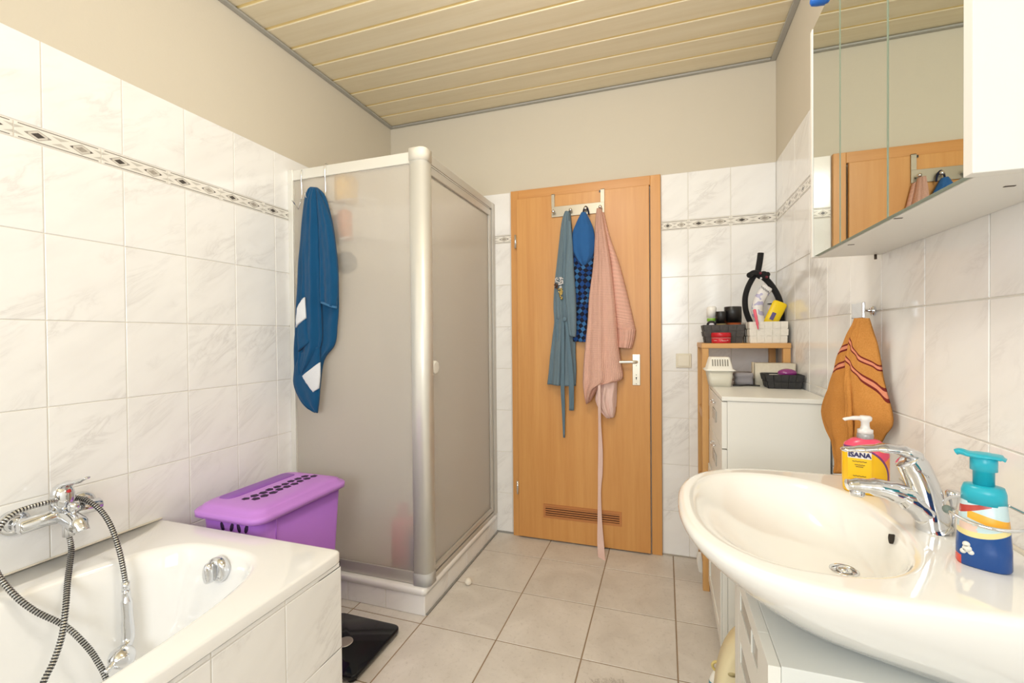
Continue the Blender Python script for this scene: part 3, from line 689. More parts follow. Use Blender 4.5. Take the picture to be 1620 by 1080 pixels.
# ------------------------------------------------------------------ cloth builder
def sheet(name, Lp, Rp, ax, plane, m, parent=None, depth=0.03, folds=3, famp=0.006, thick=0.008, ncol=44, nsub=5, planeR=None, step=None, phase=0.0, power=0.5, wob=0.3, rib=None, fexp=1.0, thin=False):
    """cloth body between a left and a right outline; ax 1 hangs before the back wall, ax 0 before the right wall"""
    n = len(Lp)
    pls = plane if isinstance(plane, (list, tuple)) else [plane]*n
    prs = (planeR if isinstance(planeR, (list, tuple)) else [planeR]*n) if planeR is not None else pls
    LL = spline([on(ax, pls[i], *Lp[i]) for i in range(n)], nsub); RR = spline([on(ax, prs[i], *Rp[i]) for i in range(n)], nsub)
    rows_ = len(LL); out = Vector((0, -1, 0)) if ax == 1 else Vector((-1, 0, 0))
    rings = []
    for i in range(rows_):
        t = i/(rows_-1); fr, bk = [], []
        w = (RR[i]-LL[i]).length; wk = min(1.0, w/0.06)
        for j in range(ncol+1):
            s = j/ncol; p = LL[i].lerp(RR[i], s)
            env = max(0.0, math.sin(math.pi*s))**power
            fo = math.sin(2*math.pi*(folds*s+phase+wob*math.sin(2.2*t+phase*3)))+0.45*math.sin(2*math.pi*(folds*1.9*s+0.37+phase-wob*t*1.3))
            d = (depth*env+famp*fo*min(1, env*1.5)*(0.35+0.65*t**fexp))*wk+0.0012*math.sin(40*t+9*s)*wk
            if step is not None:
                s0, h = step; s0 = s0(t) if callable(s0) else s0
                d += h*(1/(1+math.exp(-(s-s0)*60)))*env
            if rib:
                d += rib[1]*math.sin(2*math.pi*(rib[0]*t))
            fr.append(p+out*(d+thick*0.5)); bk.append(p+out*(d-thick*0.5) if thin else p+out*min(0.0, d*0.2)-out*0.001)
        rings.append(fr+bk[::-1])
    mb = MB(); nn = len(rings[0]); base = len(mb.v)
    for r in rings: mb.v.extend(r)
    for i in range(rows_-1):
        for j in range(nn):
            a, b = i*nn+j, i*nn+(j+1) % nn
            def uvc(ii, jj):
                s = jj/ncol if jj <= ncol else (nn-1-jj)/ncol
                return (s, ii/(rows_-1))
            mb.face((a, b, b+nn, a+nn), 0, True, uv=[uvc(i, j), uvc(i, (j+1) % nn), uvc(i+1, (j+1) % nn), uvc(i+1, j)])
    for i, flip in ((0, True), (rows_-1, False)):
        for j in range(ncol):
            q = (i*nn+j, i*nn+j+1, i*nn+nn-2-j, i*nn+nn-1-j); mb.face(q if not flip else q[::-1], 0, True, uv=[(0.5, i/(rows_-1))]*4)
    return mb.build(name, m, parent)

# blue towel on an over-panel hook
hk = thing('over_panel_hook', 'thin wire double hook hung over the top rail of the shower front', 'hook', on(1, fy-0.006, 496, 300))
mb = MB()
for px, py in ((477, 272), (514.5, 262)):
    a = on(1, fy-0.005, px, py); mb.tube(spline([a+Vector((0, 0.045, -0.03)), a+Vector((0, 0.045, 0.0)), a+Vector((0, 0.02, 0.008)), a+Vector((0, -0.002, 0.0)), Vector((a.x, a.y, 1.83)), Vector((a.x, a.y-0.004, 1.80))], 5), 0.0022, 8)
a0 = on(1, fy-0.005, 477, 272); a1 = on(1, fy-0.005, 514.5, 262)
mb.cyl((a0.x-0.004, a0.y-0.004, 1.80), (a1.x+0.004, a1.y-0.004, 1.80), 0.0022, 8)
mb.cyl(on(1, 1.60, 462, 317), on(1, 1.66, 472, 331), 0.0026, 8)
mb.cyl(on(1, 1.66, 472, 331), (a0.x, a0.y-0.004, 1.80), 0.002, 8)
mb.tube(spline([((a0.x+a1.x)/2, a0.y-0.004, 1.80), ((a0.x+a1.x)/2-0.01, a0.y-0.03, 1.79), ((a0.x+a1.x)/2-0.01, a0.y-0.04, 1.81)], 4), 0.0025, 8)
mb.build('hook_wire', M_CHROME, hk)
bt = thing('bath_towel', 'blue terry towel with white patches hanging on the front of the shower', 'towel', on(1, 1.62, 496, 640))
PT = 1.655
Lp = [(493, 297), (484, 312), (480, 345), (476, 385), (473, 425), (471, 465), (469, 505), (467, 545), (467, 580), (467, 608), (478, 634), (497, 651)]
Rp = [(503, 297), (515, 310), (524, 342), (531, 382), (535, 422), (536, 460), (536, 488), (534, 515), (530, 545), (513, 570), (507, 612), (503, 653)]
sheet('towel_back', Lp, Rp, 1, PT, M_BLUE, bt, 0.022, 2.2, 0.007, wob=0.2, step=(lambda t: 0.45, -0.004))
sheet('towel_front_fold', [(494, 297), (487, 320), (483, 360), (480, 400), (480, 440), (478, 480), (476, 520), (474, 560), (473, 585), (478, 594)],
      [(500, 297), (504, 330), (506, 370), (507, 410), (508, 450), (509, 490), (510, 520), (509, 543), (500, 565), (482, 592)], 1, PT-0.022, M_BLUE, bt, 0.018, 1.6, 0.007)
sheet('towel_right_fold', [(501, 299), (505, 340), (507, 380), (508, 420), (508, 455), (509, 478)], [(504, 300), (522, 342), (530, 382), (534, 422), (535, 455), (533, 487)], 1, PT-0.018, M_BLUE, bt, 0.018, 1.3, 0.006)
sheet('towel_hem', [(509, 476), (509, 479)], [(533, 484.5), (533, 488)], 1, PT-0.022, M_BLUEHEM, bt, 0.018, 1.0, 0.002)
sheet('towel_left_fold', [(478, 472), (473, 500), (472, 530), (473, 556)], [(483, 470), (485, 500), (488, 525), (492, 541)], 1, PT-0.040, M_BLUE, bt, 0.010, 0.8, 0.002)
sheet('white_stripe', [(477, 477), (471, 488), (469, 518)], [(483, 470), (484, 488), (485, 503)], 1, PT-0.046, M_WTERRY, bt, 0.009, 0.5, 0.001)['label'] = 'white woven stripe'
sheet('towel_lower_fold', [(474, 560), (468, 585), (467, 608), (480, 635), (498, 651)], [(507, 548), (507, 572), (507, 598), (506, 625), (503, 652)], 1, PT-0.020, M_BLUE, bt, 0.014, 1.1, 0.004)
sheet('white_stripe', [(479, 595), (485, 605), (496, 620)], [(507, 573), (507, 594), (505, 614)], 1, PT-0.034, M_WTERRY, bt, 0.006, 0.8, 0.001)['label'] = 'white woven stripe'

# ------------------------------------------------------------------ over-door rack and garments
rkx0, rkx1 = -0.594, -0.303; ry_ = yl-0.004
dk = thing('over_door_rack', 'brushed steel over-door hook rail with two straps', 'rack', (-0.45, ry_, 1.83))
M_BRUSH = mat('brushed_steel', (168, 160, 144), 0.42, 0.85)
MB().box((rkx0, ry_-0.003, 1.823), (rkx1, ry_, 1.881)).build('rail_plate', M_BRUSH, dk, bev=0.001)
for a, b in ((rkx0, rkx0+0.017), (rkx1-0.020, rkx1)):
    mb = MB(); mb.box((a, ry_-0.003, 1.881), (b, ry_, 1.951)); mb.box((a, ry_-0.003, 1.9485), (b, yl+0.004, 1.951)); mb.build('strap', M_BRUSH, dk)
    MB().box(((a+b)/2-0.009 if a < -0.5 else a-0.008, ry_-0.001, 1.935), ((a+b)/2+0.009 if a < -0.5 else a+0.004, ry_+0.002, 1.946)).build('rubber_pad', M_BLACK, dk)
for xx in (-0.578, -0.482, -0.400, -0.322):
    mb = MB(); mb.tube([(xx, ry_-0.003, 1.846), (xx, ry_-0.020, 1.846), (xx, ry_-0.026, 1.848)], [0.005, 0.005, 0.009], 14); mb.ball((xx, ry_-0.028, 1.848), 0.0095, 12); mb.build('peg', M_CHROME, dk)
# slate blue robe
ROBE = yl-0.014
sr = thing('slate_dressing_gown', 'grey-blue robe with tied belt and sequin patch, leftmost garment on the door', 'robe', (-0.52, ROBE, 0.88))
sheet('robe_body', [(894, 335), (889, 352), (885, 385), (881, 420), (877, 458), (876, 485), (877, 510), (874, 535), (871, 560), (868, 590), (866, 607)],
      [(902, 335), (904, 350), (906, 385), (906, 420), (909, 458), (911, 485), (911, 510), (911, 535), (911, 560), (912, 585), (911, 610)], 1, ROBE, M_SLATE, sr, 0.040, 2.6, 0.010)
sheet('sleeve', [(899, 350), (898, 380), (895, 420), (894, 460), (897, 490), (898, 515), (901, 531)], [(903, 350), (906, 385), (908, 425), (911, 465), (912, 500), (912, 520), (911, 533)], 1, ROBE-0.036, M_SLATE, sr, 0.024, 1.1, 0.004)
sheet('collar_fold', [(890, 360), (886, 400), (882, 440), (880, 480), (882, 505)], [(894, 360), (893, 400), (892, 440), (890, 480), (891, 504)], 1, ROBE-0.030, M_SLATE, sr, 0.018, 0.6, 0.002)
sheet('loose_fold', [(879, 505), (879, 520), (881, 543)], [(885, 505), (885, 520), (886, 540)], 1, ROBE-0.034, M_SLATE2, sr, 0.012, 0.5, 0.001)
kp = on(1, ROBE-0.066, 893, 505); mb = MB(); mb.ball(kp, (0.013, 0.010, 0.013), 10); mb.build('belt_knot', M_SLATE2, sr)
sheet('belt', [(889, 505), (888, 540), (888, 580), (887, 612), (889, 650), (891, 692)], [(893, 505), (893, 540), (893, 580), (893, 612), (894, 650), (893.5, 692)], 1, [ROBE-0.058, ROBE-0.054, ROBE-0.052, ROBE-0.046, ROBE-0.02, ROBE-0.008], M_SLATE2, sr, 0.004, 0.5, 0.001, 0.004)
sheet('belt', [(893, 505), (896, 535), (899, 580), (900, 612), (900.5, 649)], [(897, 505), (901, 535), (906, 580), (908, 612), (908, 649)], 1, [ROBE-0.058, ROBE-0.054, ROBE-0.050, ROBE-0.042, ROBE-0.02], M_SLATE2, sr, 0.004, 0.5, 0.001, 0.004)
mb = MB(); rr = random.Random(5)
M_SEQ = [mat('sequin_silver', (236, 236, 240), 0.25, 0.6), mat('sequin_brown', (92, 62, 48), 0.35, 0.5), mat('sequin_gold', (214, 190, 120), 0.22, 0.85)]
for i in range(110):
    v = rr.random(); u = rr.random()
    if v < 0.3: px, py, mi = 878+13*u, 439+9*v/0.3, 0
    elif v < 0.55: px, py, mi = 877+12*u, 448+8*(v-0.3)/0.25, (1 if u < 0.55 else 0)
    else: q = (v-0.55)/0.45; px, py, mi = 882+5*q+(8-6*q)*u, 455+18*q, 2
    p = on(1, ROBE-0.060+0.012*abs(u-0.5), px, py); nr = Vector((rr.uniform(-.4, .4), -1, rr.uniform(-.4, .4))).normalized()
    mb.tube([p, p+nr*0.001], 0.0042, 7, mi)
sq = mb.build('sequin_patch', M_SEQ, sr); sq['kind'] = 'stuff'; sq['label'] = 'silver and gold sequin patch'
# blue bathrobe with checks
def check_mat():
    M = bpy.data.materials.new('blue_checks'); t = NT(M); tc = t.n('ShaderNodeTexCoord').outputs['Object']
    nz = t.n('ShaderNodeTexNoise'); nz.inputs['Scale'].default_value = 6; t.l(tc, nz.inputs['Vector'])
    wob = t.n('ShaderNodeVectorMath', operation='SCALE'); t.l(nz.outputs[1], wob.inputs[0]); wob.inputs[3].default_value = 0.05
    ad = t.n('ShaderNodeVectorMath', operation='ADD'); t.l(tc, ad.inputs[0]); t.l(wob.outputs[0], ad.inputs[1])
    mp = t.mapping(ad.outputs[0], (46, 0.0, 46), (0, math.radians(38), 0))
    sp = t.n('ShaderNodeSeparateXYZ'); t.l(mp, sp.inputs[0])
    fx, fz = t.math('FLOOR', sp.outputs[0]), t.math('FLOOR', sp.outputs[2])
    par = t.math('FRACT', t.math('MULTIPLY', t.math('ADD', fx, fz), 0.5))
    cm = t.n('ShaderNodeCombineXYZ'); t.l(fx, cm.inputs[0]); t.l(fz, cm.inputs[1])
    wn = t.n('ShaderNodeTexWhiteNoise'); t.l(cm.outputs[0], wn.inputs['Vector'])
    light = t.mix(t.math('GREATER_THAN', wn.outputs['Value'], 0.55), lin((24, 72, 142)), lin((58, 114, 172)))
    c = t.mix(t.math('GREATER_THAN', par, 0.2), lin((14, 19, 44)), light)
    t.l(c, t.b.inputs['Base Color']); t.b.inputs['Roughness'].default_value = 0.9; t.bump(t.noise(tc, 300, 2), 0.6, 0.003); return M
bb = thing('checked_bathrobe', 'blue hooded bathrobe with checks, middle garment on the door', 'robe', (-0.42, yl, 1.13))
BR = yl-0.010
sheet('robe_body', [(909, 372), (906, 395), (906, 430), (908, 470), (908, 505), (905, 540)], [(938, 372), (941, 395), (940, 430), (938, 470), (936, 505), (936, 541)], 1, BR, check_mat(), bb, 0.026, 1.6, 0.006)
sheet('hood', [(920, 336), (915, 346), (907, 364), (905, 378), (906, 396), (914, 412), (922, 421)], [(927, 336), (932, 345), (939, 362), (941, 378), (940, 397), (935, 411), (927, 421)], 1, BR-0.020, mat('hood_blue', (38, 96, 158), 0.9, var=0.08, bump=0.6, bscale=300, sheen=0.1), bb, 0.020, 1.4, 0.005)
mb = MB(); p = Vector((-0.400, ry_-0.02, 1.85)); mb.tube(spline([p+Vector((-0.016, 0, -0.035)), p+Vector((-0.011, 0, -0.005)), p+Vector((0, -0.002, 0.010)), p+Vector((0.011, 0, -0.005)), p+Vector((0.016, 0, -0.035))], 5), 0.004, 8)
mb.build('hanging_loop', mat('navy_loop', (24, 30, 60), 0.9), bb)
# pink knitted cardigan + pale pink garment beneath
def knit(name, col, su, sv, axis_h=False):
    M = bpy.data.materials.new(name); t = NT(M); uv = t.n('ShaderNodeUVMap'); uv.uv_map = 'uv'
    sp = t.n('ShaderNodeSeparateXYZ'); t.l(uv.outputs[0], sp.inputs[0]); c = lin(col)
    a = t.math('SINE', t.math('MULTIPLY', sp.outputs[0], su)); b = t.math('SINE', t.math('MULTIPLY', sp.outputs[1], sv))
    h = t.math('ADD', t.math('MULTIPLY', a, 0.5 if not axis_h else 0.1), t.math('MULTIPLY', b, 0.5 if axis_h else 0.25))
    tc = t.n('ShaderNodeTexCoord').outputs['Object']; nz = t.noise(tc, 260, 2)
    t.l(t.mix(t.math('ADD', t.math('MULTIPLY', h, 0.35), t.math('MULTIPLY', nz, 0.7)), tuple(x*0.84 for x in c), tuple(min(1, x*1.08) for x in c)), t.b.inputs['Base Color'])
    t.b.inputs['Roughness'].default_value = 0.95; t.b.inputs['Specular IOR Level'].default_value = 0.1; t.bump(h, 0.6, 0.003); return M
M_KNIT = knit('pink_knit', (240, 192, 174), 150, 700); M_KNITH = knit('pink_knit_rows', (236, 186, 168), 30, 230, True); M_KNITV = knit('pink_cuff', (236, 186, 168), 60, 20)
pkd = thing('knitted_cardigan', 'dusty pink knitted cardigan with ribbed sleeve, rightmost garment on the door', 'cardigan', (-0.32, yl, 0.85))
PK = yl-0.012
sheet('sleeve', [(951, 335), (958, 372), (966, 415), (970, 460), (974, 500), (976, 521)], [(956, 337), (965, 374), (980, 417), (992, 462), (1002, 505), (1006, 523)], 1, PK, M_KNITH, pkd, 0.042, 0.8, 0.004, nsub=6)
sheet('cuff', [(976, 520), (977, 534), (977, 549)], [(1006, 521), (1004, 536), (1000, 551)], 1, PK, M_KNITV, pkd, 0.046, 7, 0.0022, wob=0.0)
sheet('cardigan_body', [(944, 331), (942, 352), (941, 385), (938, 425), (932, 470), (930, 505), (926, 545), (923, 580), (922, 603), (924, 622), (928, 639)],
      [(952, 331), (956, 352), (962, 385), (968, 425), (973, 470), (976, 505), (979, 545), (983, 575), (984, 600), (952, 608), (935, 634)], 1, PK-0.022, M_KNIT, pkd, 0.050, 2.3, 0.009, nsub=6)
pn = thing('pale_pink_nightdress', 'pale pink cotton garment showing under the knitted cardigan, its belt reaching the floor', 'robe', (-0.3, yl, 0.0))
sheet('dress_body', [(944, 596), (944, 615), (942, 632), (949, 648), (960, 661)], [(978, 596), (976, 612), (974, 630), (974, 648), (972, 659)], 1, PK-0.010, M_PALE, pn, 0.034, 2.4, 0.010)
sheet('side_pleat', [(967, 600), (970, 620), (972, 644)], [(977, 600), (976, 620), (975, 643)], 1, PK-0.002, M_PALE, pn, 0.018, 0.9, 0.002)
ys = [PK-0.07, PK-0.066, PK-0.03, PK-0.006, PK-0.004, PK-0.004, PK-0.008, PK-0.03, 2.345]
sheet('belt', [(946, 604), (946, 640), (946.5, 670), (946.5, 710), (946, 745), (946, 775), (945.5, 815), (945, 860), (947, 891)],
      [(950, 604), (950.5, 640), (951, 670), (953.5, 710), (953.5, 745), (951, 775), (952, 815), (955.5, 860), (958, 888)], 1, ys, M_PALE, pn, 0.003, 0.5, 0.0005, 0.004)

# ------------------------------------------------------------------ wooden shelf in the corner
sx0, sx1, sy0, sy1 = 0.158, 0.512, 2.205, 2.505
ws = thing('wooden_shelf_rack', 'narrow beech shelf rack in the corner right of the door', 'shelf', ((sx0+sx1)/2, 2.35, 0))
for xx in (sx0+0.002, sx1-0.03):
    for yy in (sy0, sy1-0.028): MB().box((xx, yy, 0), (xx+0.028, yy+0.028, 1.099)).build('leg', M_PINE, ws, bev=0.002)
for zz, nm in ((1.122, 'top_board'), (0.80, 'shelf_board'), (0.46, 'shelf_board'), (0.12, 'shelf_board')):
    g = 0 if zz > 1 else 0.004
    if zz > 1: MB().box((sx0, sy0, zz-0.022), (sx1, sy1, zz)).build(nm, wood('beech_board', (222, 174, 112), (205, 152, 90), 'x', 0.5), ws, bev=0.002)
    else: MB().box((sx0+0.030, sy0+0.005, zz-0.02), (sx1-0.03, sy1-0.005, zz)).build(nm, M_PINE, ws, bev=0.002)
for zz in (0.79, 0.45, 0.11):
    MB().box((sx0+0.006, sy0+0.028, zz-0.02), (sx0+0.024, sy1-0.028, zz+0.02)).build('side_rail', M_PINE, ws, bev=0.002)

# woven basket materials
def woven(name, col, dark, s=26):
    M = bpy.data.materials.new(name); t = NT(M); tc = t.n('ShaderNodeTexCoord').outputs['Object']
    nz = t.noise(tc, 90, 3)
    t.l(t.mix(nz, lin(dark), lin(col)), t.b.inputs['Base Color']); t.b.inputs['Roughness'].default_value = 0.75
    t.bump(nz, 0.4, 0.002); return M
M_WG = woven('woven_grey', (92, 90, 88), (66, 64, 63)); M_WB = woven('woven_black', (58, 57, 57), (38, 37, 37)); M_WW = woven('woven_white', (240, 236, 226), (224, 219, 208))
def basket(name, label, x0, x1, y0, y1, z0, z1, taper, m, ncol, nrow, gap=0.0007):
    """open woven basket: inner shell plus proud bands, alternately in and out"""
    t = thing(name, label, 'basket', ((x0+x1)/2, (y0+y1)/2, z0))
    w = 0.004
    mb = MB()
    def R(f, g): 
        k = taper*(1-f); return [(x0+k+g, y0+k+g), (x1-k-g, y0+k+g), (x1-k-g, y1-k-g), (x0+k+g, y1-k-g)]
    zz = lambda f: z0+(z1-z0)*f
    mb.rings([[(a, b, zz(0)) for a, b in R(0, w)], [(a, b, zz(1)) for a, b in R(1, w)], [(a, b, zz(1)) for a, b in R(1, 2*w)], [(a, b, zz(0.06)) for a, b in R(0.06, 2*w)]], smooth=False)
    mb.build('basket_wall', m, t)
    mb = MB()
    for side in range(4):
        n = ncol if side % 2 == 0 else max(2, int(ncol*(y1-y0)/(x1-x0)+0.5))
        for i in range(n):
            for j in range(nrow):
                o = 0.0 if (i+j) % 2 else 0.0022
                f0, f1 = (j+0.06)/nrow, (j+0.94)/nrow; s0, s1 = (i+0.05)/n, (i+0.95)/n
                q = []
                for g in (w+0.0008, o):
                    for f, s in ((f0, s0), (f0, s1), (f1, s1), (f1, s0)):
                        c = R(f, g); a, b = c[side], c[(side+1) % 4]
                        q.append(Vector((a[0]+(b[0]-a[0])*s, a[1]+(b[1]-a[1])*s, zz(f))))
                k = len(mb.v); mb.v += q
                for fc in ((4, 5, 6, 7), (0, 1, 5, 4), (1, 2, 6, 5), (2, 3, 7, 6), (3, 0, 4, 7)): mb.face([k+v for v in fc], 0, False)
    o = mb.build('weave', m, t); o['kind'] = 'stuff'
    return t
zs = 1.122
basket('grey_basket', 'dark grey woven basket on the wooden shelf, full of jars', 0.168, 0.348, 2.262, 2.42, zs, zs+0.084, 0.012, M_WG, 5, 3)
basket('white_basket', 'white woven basket on the wooden shelf beside the wall', 0.336+0.016, 0.508, 2.222, 2.42, zs, zs+0.094, 0.003, M_WW, 5, 3)
# red jar
jr = thing('cream_jar', 'flat red cream jar with white lettering before the grey basket', 'jar', (0.245, 2.234, zs))
MB().lathe([(0.038, 0), (0.040, 0.003), (0.040, 0.024)], (0.243, 2.247, zs), 28).build('jar_body', mat('red_jar', (205, 30, 48), 0.3), jr)
MB().lathe([(0.0415, 0.0245), (0.0415, 0.045), (0.038, 0.048)], (0.243, 2.247, zs), 28).build('lid', mat('red_jar_lid', (196, 24, 40), 0.3), jr)
mb = MB(); mb.lathe([(0.0405, 0.0232), (0.0412, 0.0236), (0.0412, 0.0248), (0.0405, 0.0252)], (0.243, 2.247, zs), 28, cap0=False, cap1=False)
mb.build('white_line', M_WPLAST, jr)
def text(body, size, loc, xdir, updir, m, parent, name='lettering', ext=0.0004, bold=0.0, wrap=None):
    cu = bpy.data.curves.new(name, 'FONT'); cu.body = body; cu.size = size; cu.extrude = ext; cu.align_x = 'CENTER'; cu.align_y = 'CENTER'; cu.offset = bold; cu.resolution_u = 3
    tmp = bpy.data.objects.new('t', cu); COL.objects.link(tmp)
    dg = bpy.context.evaluated_depsgraph_get(); me = bpy.data.meshes.new_from_object(tmp.evaluated_get(dg)); bpy.data.objects.remove(tmp)
    X = Vector(xdir).normalized(); Y = Vector(updir).normalized(); Z = X.cross(Y)
    for v in me.vertices:
        x, y, z = v.co
        if wrap:
            R_, C = wrap; a = x/R_
            d = Z*math.cos(a)+X*math.sin(a); v.co = Vector(C)+Y*y+d*(R_+z)
        else: v.co = Vector(loc)+X*x+Y*y+Z*z
    org = world_of(parent)
    for v in me.vertices: v.co -= org
    me.materials.clear(); me.materials.append(m)
    o = bpy.data.objects.new(name, me); COL.objects.link(o); o.parent = parent; return o
mb = MB()
for u0, u1, dz in ((-0.036, -0.022, 0.0), (-0.004, 0.002, 0.003), (0.0, 0.020, -0.001), (0.022, 0.028, 0.001)):
    P0 = []
    for i in range(6):
        a = (u0+(u1-u0)*i/5)/0.0405
        P0.append((0.243+0.0404*math.sin(a), 2.247-0.0404*math.cos(a), zs+0.012+dz+0.0012*(-1)**i))
    mb.tube(P0, 0.0009, 6)
mb.build('print', M_WPLAST, jr)['kind'] = 'stuff'
# jars and bottles in the grey basket
t = thing('roll_on_deodorant', 'white roll-on bottle with green band at the left end of the grey basket', 'bottle', (0.212, 2.36, zs+0.006))
mb = MB(); mb.lathe([(0.019, 0), (0.020, 0.004), (0.020, 0.105), (0.019, 0.112)], (0.212, 2.335, zs+0.006), 20); mb.build('bottle_body', M_WPLAST, t)
MB().lathe([(0.0215, 0.114), (0.022, 0.16), (0.017, 0.166)], (0.212, 2.335, zs+0.006), 20).build('cap', mat('white_cap', (244, 242, 236), 0.3), t)
MB().lathe([(0.0202, 0.0955), (0.0206, 0.096), (0.0206, 0.110), (0.0202, 0.1105)], (0.212, 2.335, zs+0.006), 20, cap0=False, cap1=False).build('green_band', mat('green_band', (140, 190, 70), 0.4), t)
t = thing('black_jar', 'small black jar with gold foot in the grey basket', 'jar', (0.250, 2.34, zs+0.006))
MB().lathe([(0.023, 0), (0.023, 0.084)], (0.250, 2.305, zs+0.006), 22).build('jar_foot', mat('gold_foot', (200, 180, 130), 0.3, 0.6), t)
MB().lathe([(0.0242, 0.085), (0.0242, 0.138), (0.023, 0.140)], (0.250, 2.305, zs+0.006), 22).build('lid', M_BLACK, t)
t = thing('black_canister', 'large black and copper canister at the right end of the grey basket', 'can', (0.303, 2.345, zs+0.006))
MB().lathe([(0.034, 0), (0.036, 0.004), (0.036, 0.088)], (0.302, 2.325, zs+0.006), 26).build('can_body', mat('copper', (200, 108, 66), 0.3, 0.7), t)
MB().lathe([(0.0372, 0.089), (0.0372, 0.160), (0.0355, 0.162)], (0.302, 2.325, zs+0.006), 26).build('lid', M_BLACK, t)
t = thing('round_tin', 'small dark round tin with pale face lying in the left of the grey basket', 'tin', (0.207, 2.30, zs+0.05))
mb = MB(); mb.tube([(0.207, 2.280, zs+0.082), (0.207, 2.294, zs+0.084)], 0.021, 20); mb.build('tin', mat('tin_dark', (40, 36, 44), 0.4), t)
mb = MB(); mb.tube([(0.207, 2.2785, zs+0.082), (0.207, 2.2798, zs+0.082)], 0.012, 14); mb.build('tin_face', mat('tin_pale', (214, 210, 220), 0.4), t)
# black cord loop (headband) standing in the white basket
bh = thing('black_headband', 'black padded cord knotted into a loop, standing in the white basket', 'headband', (0.43, 2.36, zs+0.01))
HY = 2.36
P_ = lambda px, py, yy=HY: on(1, yy, px, py)
M_CORD = mat('black_cord', (20, 19, 21), 0.85, bump=0.8, bscale=150, sheen=0.1)
mb = MB(); mb.tube(spline([P_(1203.5, 400), P_(1202, 412), P_(1200, 424), P_(1198, 434)], 5), 0.0135, 14)
mb.tube(spline([P_(1197, 430), P_(1190, 441), P_(1183, 455), P_(1179, 470), P_(1179, 485), P_(1182, 498), P_(1188, 512), P_(1192, 522)], 5), [0.0125]*36, 14)
mb.tube(spline([P_(1198, 432), P_(1207, 438), P_(1216, 446), P_(1225, 458), P_(1232, 472), P_(1236, 488), P_(1237, 505), P_(1236, 518)], 5), [0.0135]*36, 14)
mb.build('padded_band', M_CORD, bh)
mb = MB(); mb.tube(spline([P_(1186, 435, HY-0.02), P_(1193, 431, HY-0.022), P_(1202, 433, HY-0.022), P_(1210, 440, HY-0.02)], 5), 0.012, 12); mb.ball(P_(1186, 435, HY-0.02), 0.0135, 12)
mb.tube(spline([P_(1199, 440, HY-0.012), P_(1206, 432, HY-0.02), P_(1213, 434, HY-0.02), P_(1214, 440, HY-0.012)], 5), 0.009, 12); mb.ball(P_(1214, 434, HY-0.02), 0.012, 12)
mb.build('knot', M_CORD, bh)
mb = MB(); mb.ball(P_(1204, 440, HY-0.04), 0.005, 8, 0); mb.ball(P_(1203, 432, HY-0.036), 0.006, 8, 1); mb.ball(P_(1213, 438, HY-0.036), 0.006, 8, 1)
mb.build('beads', [mat('bead_white', (220, 220, 222), 0.3), mat('bead_red', (120, 30, 50), 0.4)], bh)
# tube of cream in the basket
tb2 = thing('cream_tube', 'white and lilac squeeze tube leaning inside the black loop', 'tube', (0.42, 2.33, zs+0.01))
TY = 2.335
def lilac():
    M = bpy.data.materials.new('lilac_print'); t = NT(M); tc = t.n('ShaderNodeTexCoord').outputs['Object']
    t.l(t.ramp(t.noise(tc, 28, 1), [(0.45, lin((236, 233, 232))), (0.56, lin((186, 182, 214)))], 'CONSTANT'), t.b.inputs['Base Color']); t.b.inputs['Roughness'].default_value = 0.35; return M
mb = MB(); mb.tube(spline([P_(1215, 453, TY), P_(1207, 464, TY), P_(1200, 478, TY), P_(1198, 492, TY), P_(1202, 505, TY), P_(1207, 518, TY)], 4), [(0.006, 0.020)]+[(0.010+0.0009*i, 0.024) for i in range(20)], 16, side=(0, 1, 0))
mb.build('tube_body', lilac(), tb2)
# print bars on the tube crimp
mb = MB(); p0 = P_(1210, 456, TY-0.014)
for q in range(5):
    mb.tube([P_(1205+q*2.6, 452.0+q*2.0, TY-0.0155), P_(1206.2+q*2.6, 456.5+q*2.0, TY-0.0165)], 0.0012, 6)
mb.build('print', mat('print_grey', (60, 60, 74), 0.6), tb2)
# yellow bottle
yb = thing('yellow_lotion_bottle', 'yellow flat bottle with purple label leaning in the white basket', 'bottle', (0.47, 2.31, zs+0.02))
YY = 2.30
a = P_(1235, 478, YY); b = P_(1222, 504, YY); e = P_(1214, 520, YY)
dirv = (b-a).normalized(); sd_ = Vector((dirv.z, 0, -dirv.x))
M_YEL = mat('yellow_bottle', (246, 212, 24), 0.35)
mb = MB(); mb.tube([a+dirv*(-0.002), a, a+dirv*0.006, b, e], [(0.004, 0.02), (0.010, 0.026), (0.013, 0.030), (0.013, 0.029), (0.012, 0.026)], 24, side=(0, 1, 0)); mb.build('bottle_body', M_YEL, yb)
c0 = a.lerp(b, 0.85)+Vector((0.0, -0.0135, 0)); q = MB(); u = Vector((-dirv.z, 0, dirv.x)).normalized()*-1
q.v = [c0+dirv*i*0.017+u*j*0.008+Vector((-0.006, k, 0)) for k in (0, -0.0012) for i, j in ((-1, -1), (1, -1), (1, 1), (-1, 1))]
for fc in ((4, 5, 6, 7), (0, 1, 5, 4), (1, 2, 6, 5), (2, 3, 7, 6), (3, 0, 4, 7)): q.face(fc, 0, False)
q.build('label', mat('purple_label', (96, 84, 140), 0.5), yb)
t = thing('small_white_bottle', 'small white bottle with pink front between tube and yellow bottle', 'bottle', (0.455, 2.37, zs+0.01))
bpz = P_(1221, 478, 2.375)
MB().lathe([(0.017, 0.0), (0.018, 0.004), (0.018, bpz.z-zs-0.03), (0.012, bpz.z-zs-0.016)], (bpz.x, 2.375, zs+0.006), 18).build('bottle_body', mat('bottle_offwhite', (232, 222, 222), 0.4), t)
MB().lathe([(0.0185, bpz.z-zs-0.015), (0.019, bpz.z-zs-0.011)], (bpz.x, 2.375, zs+0.006), 18).build('cap', M_BLACK, t)
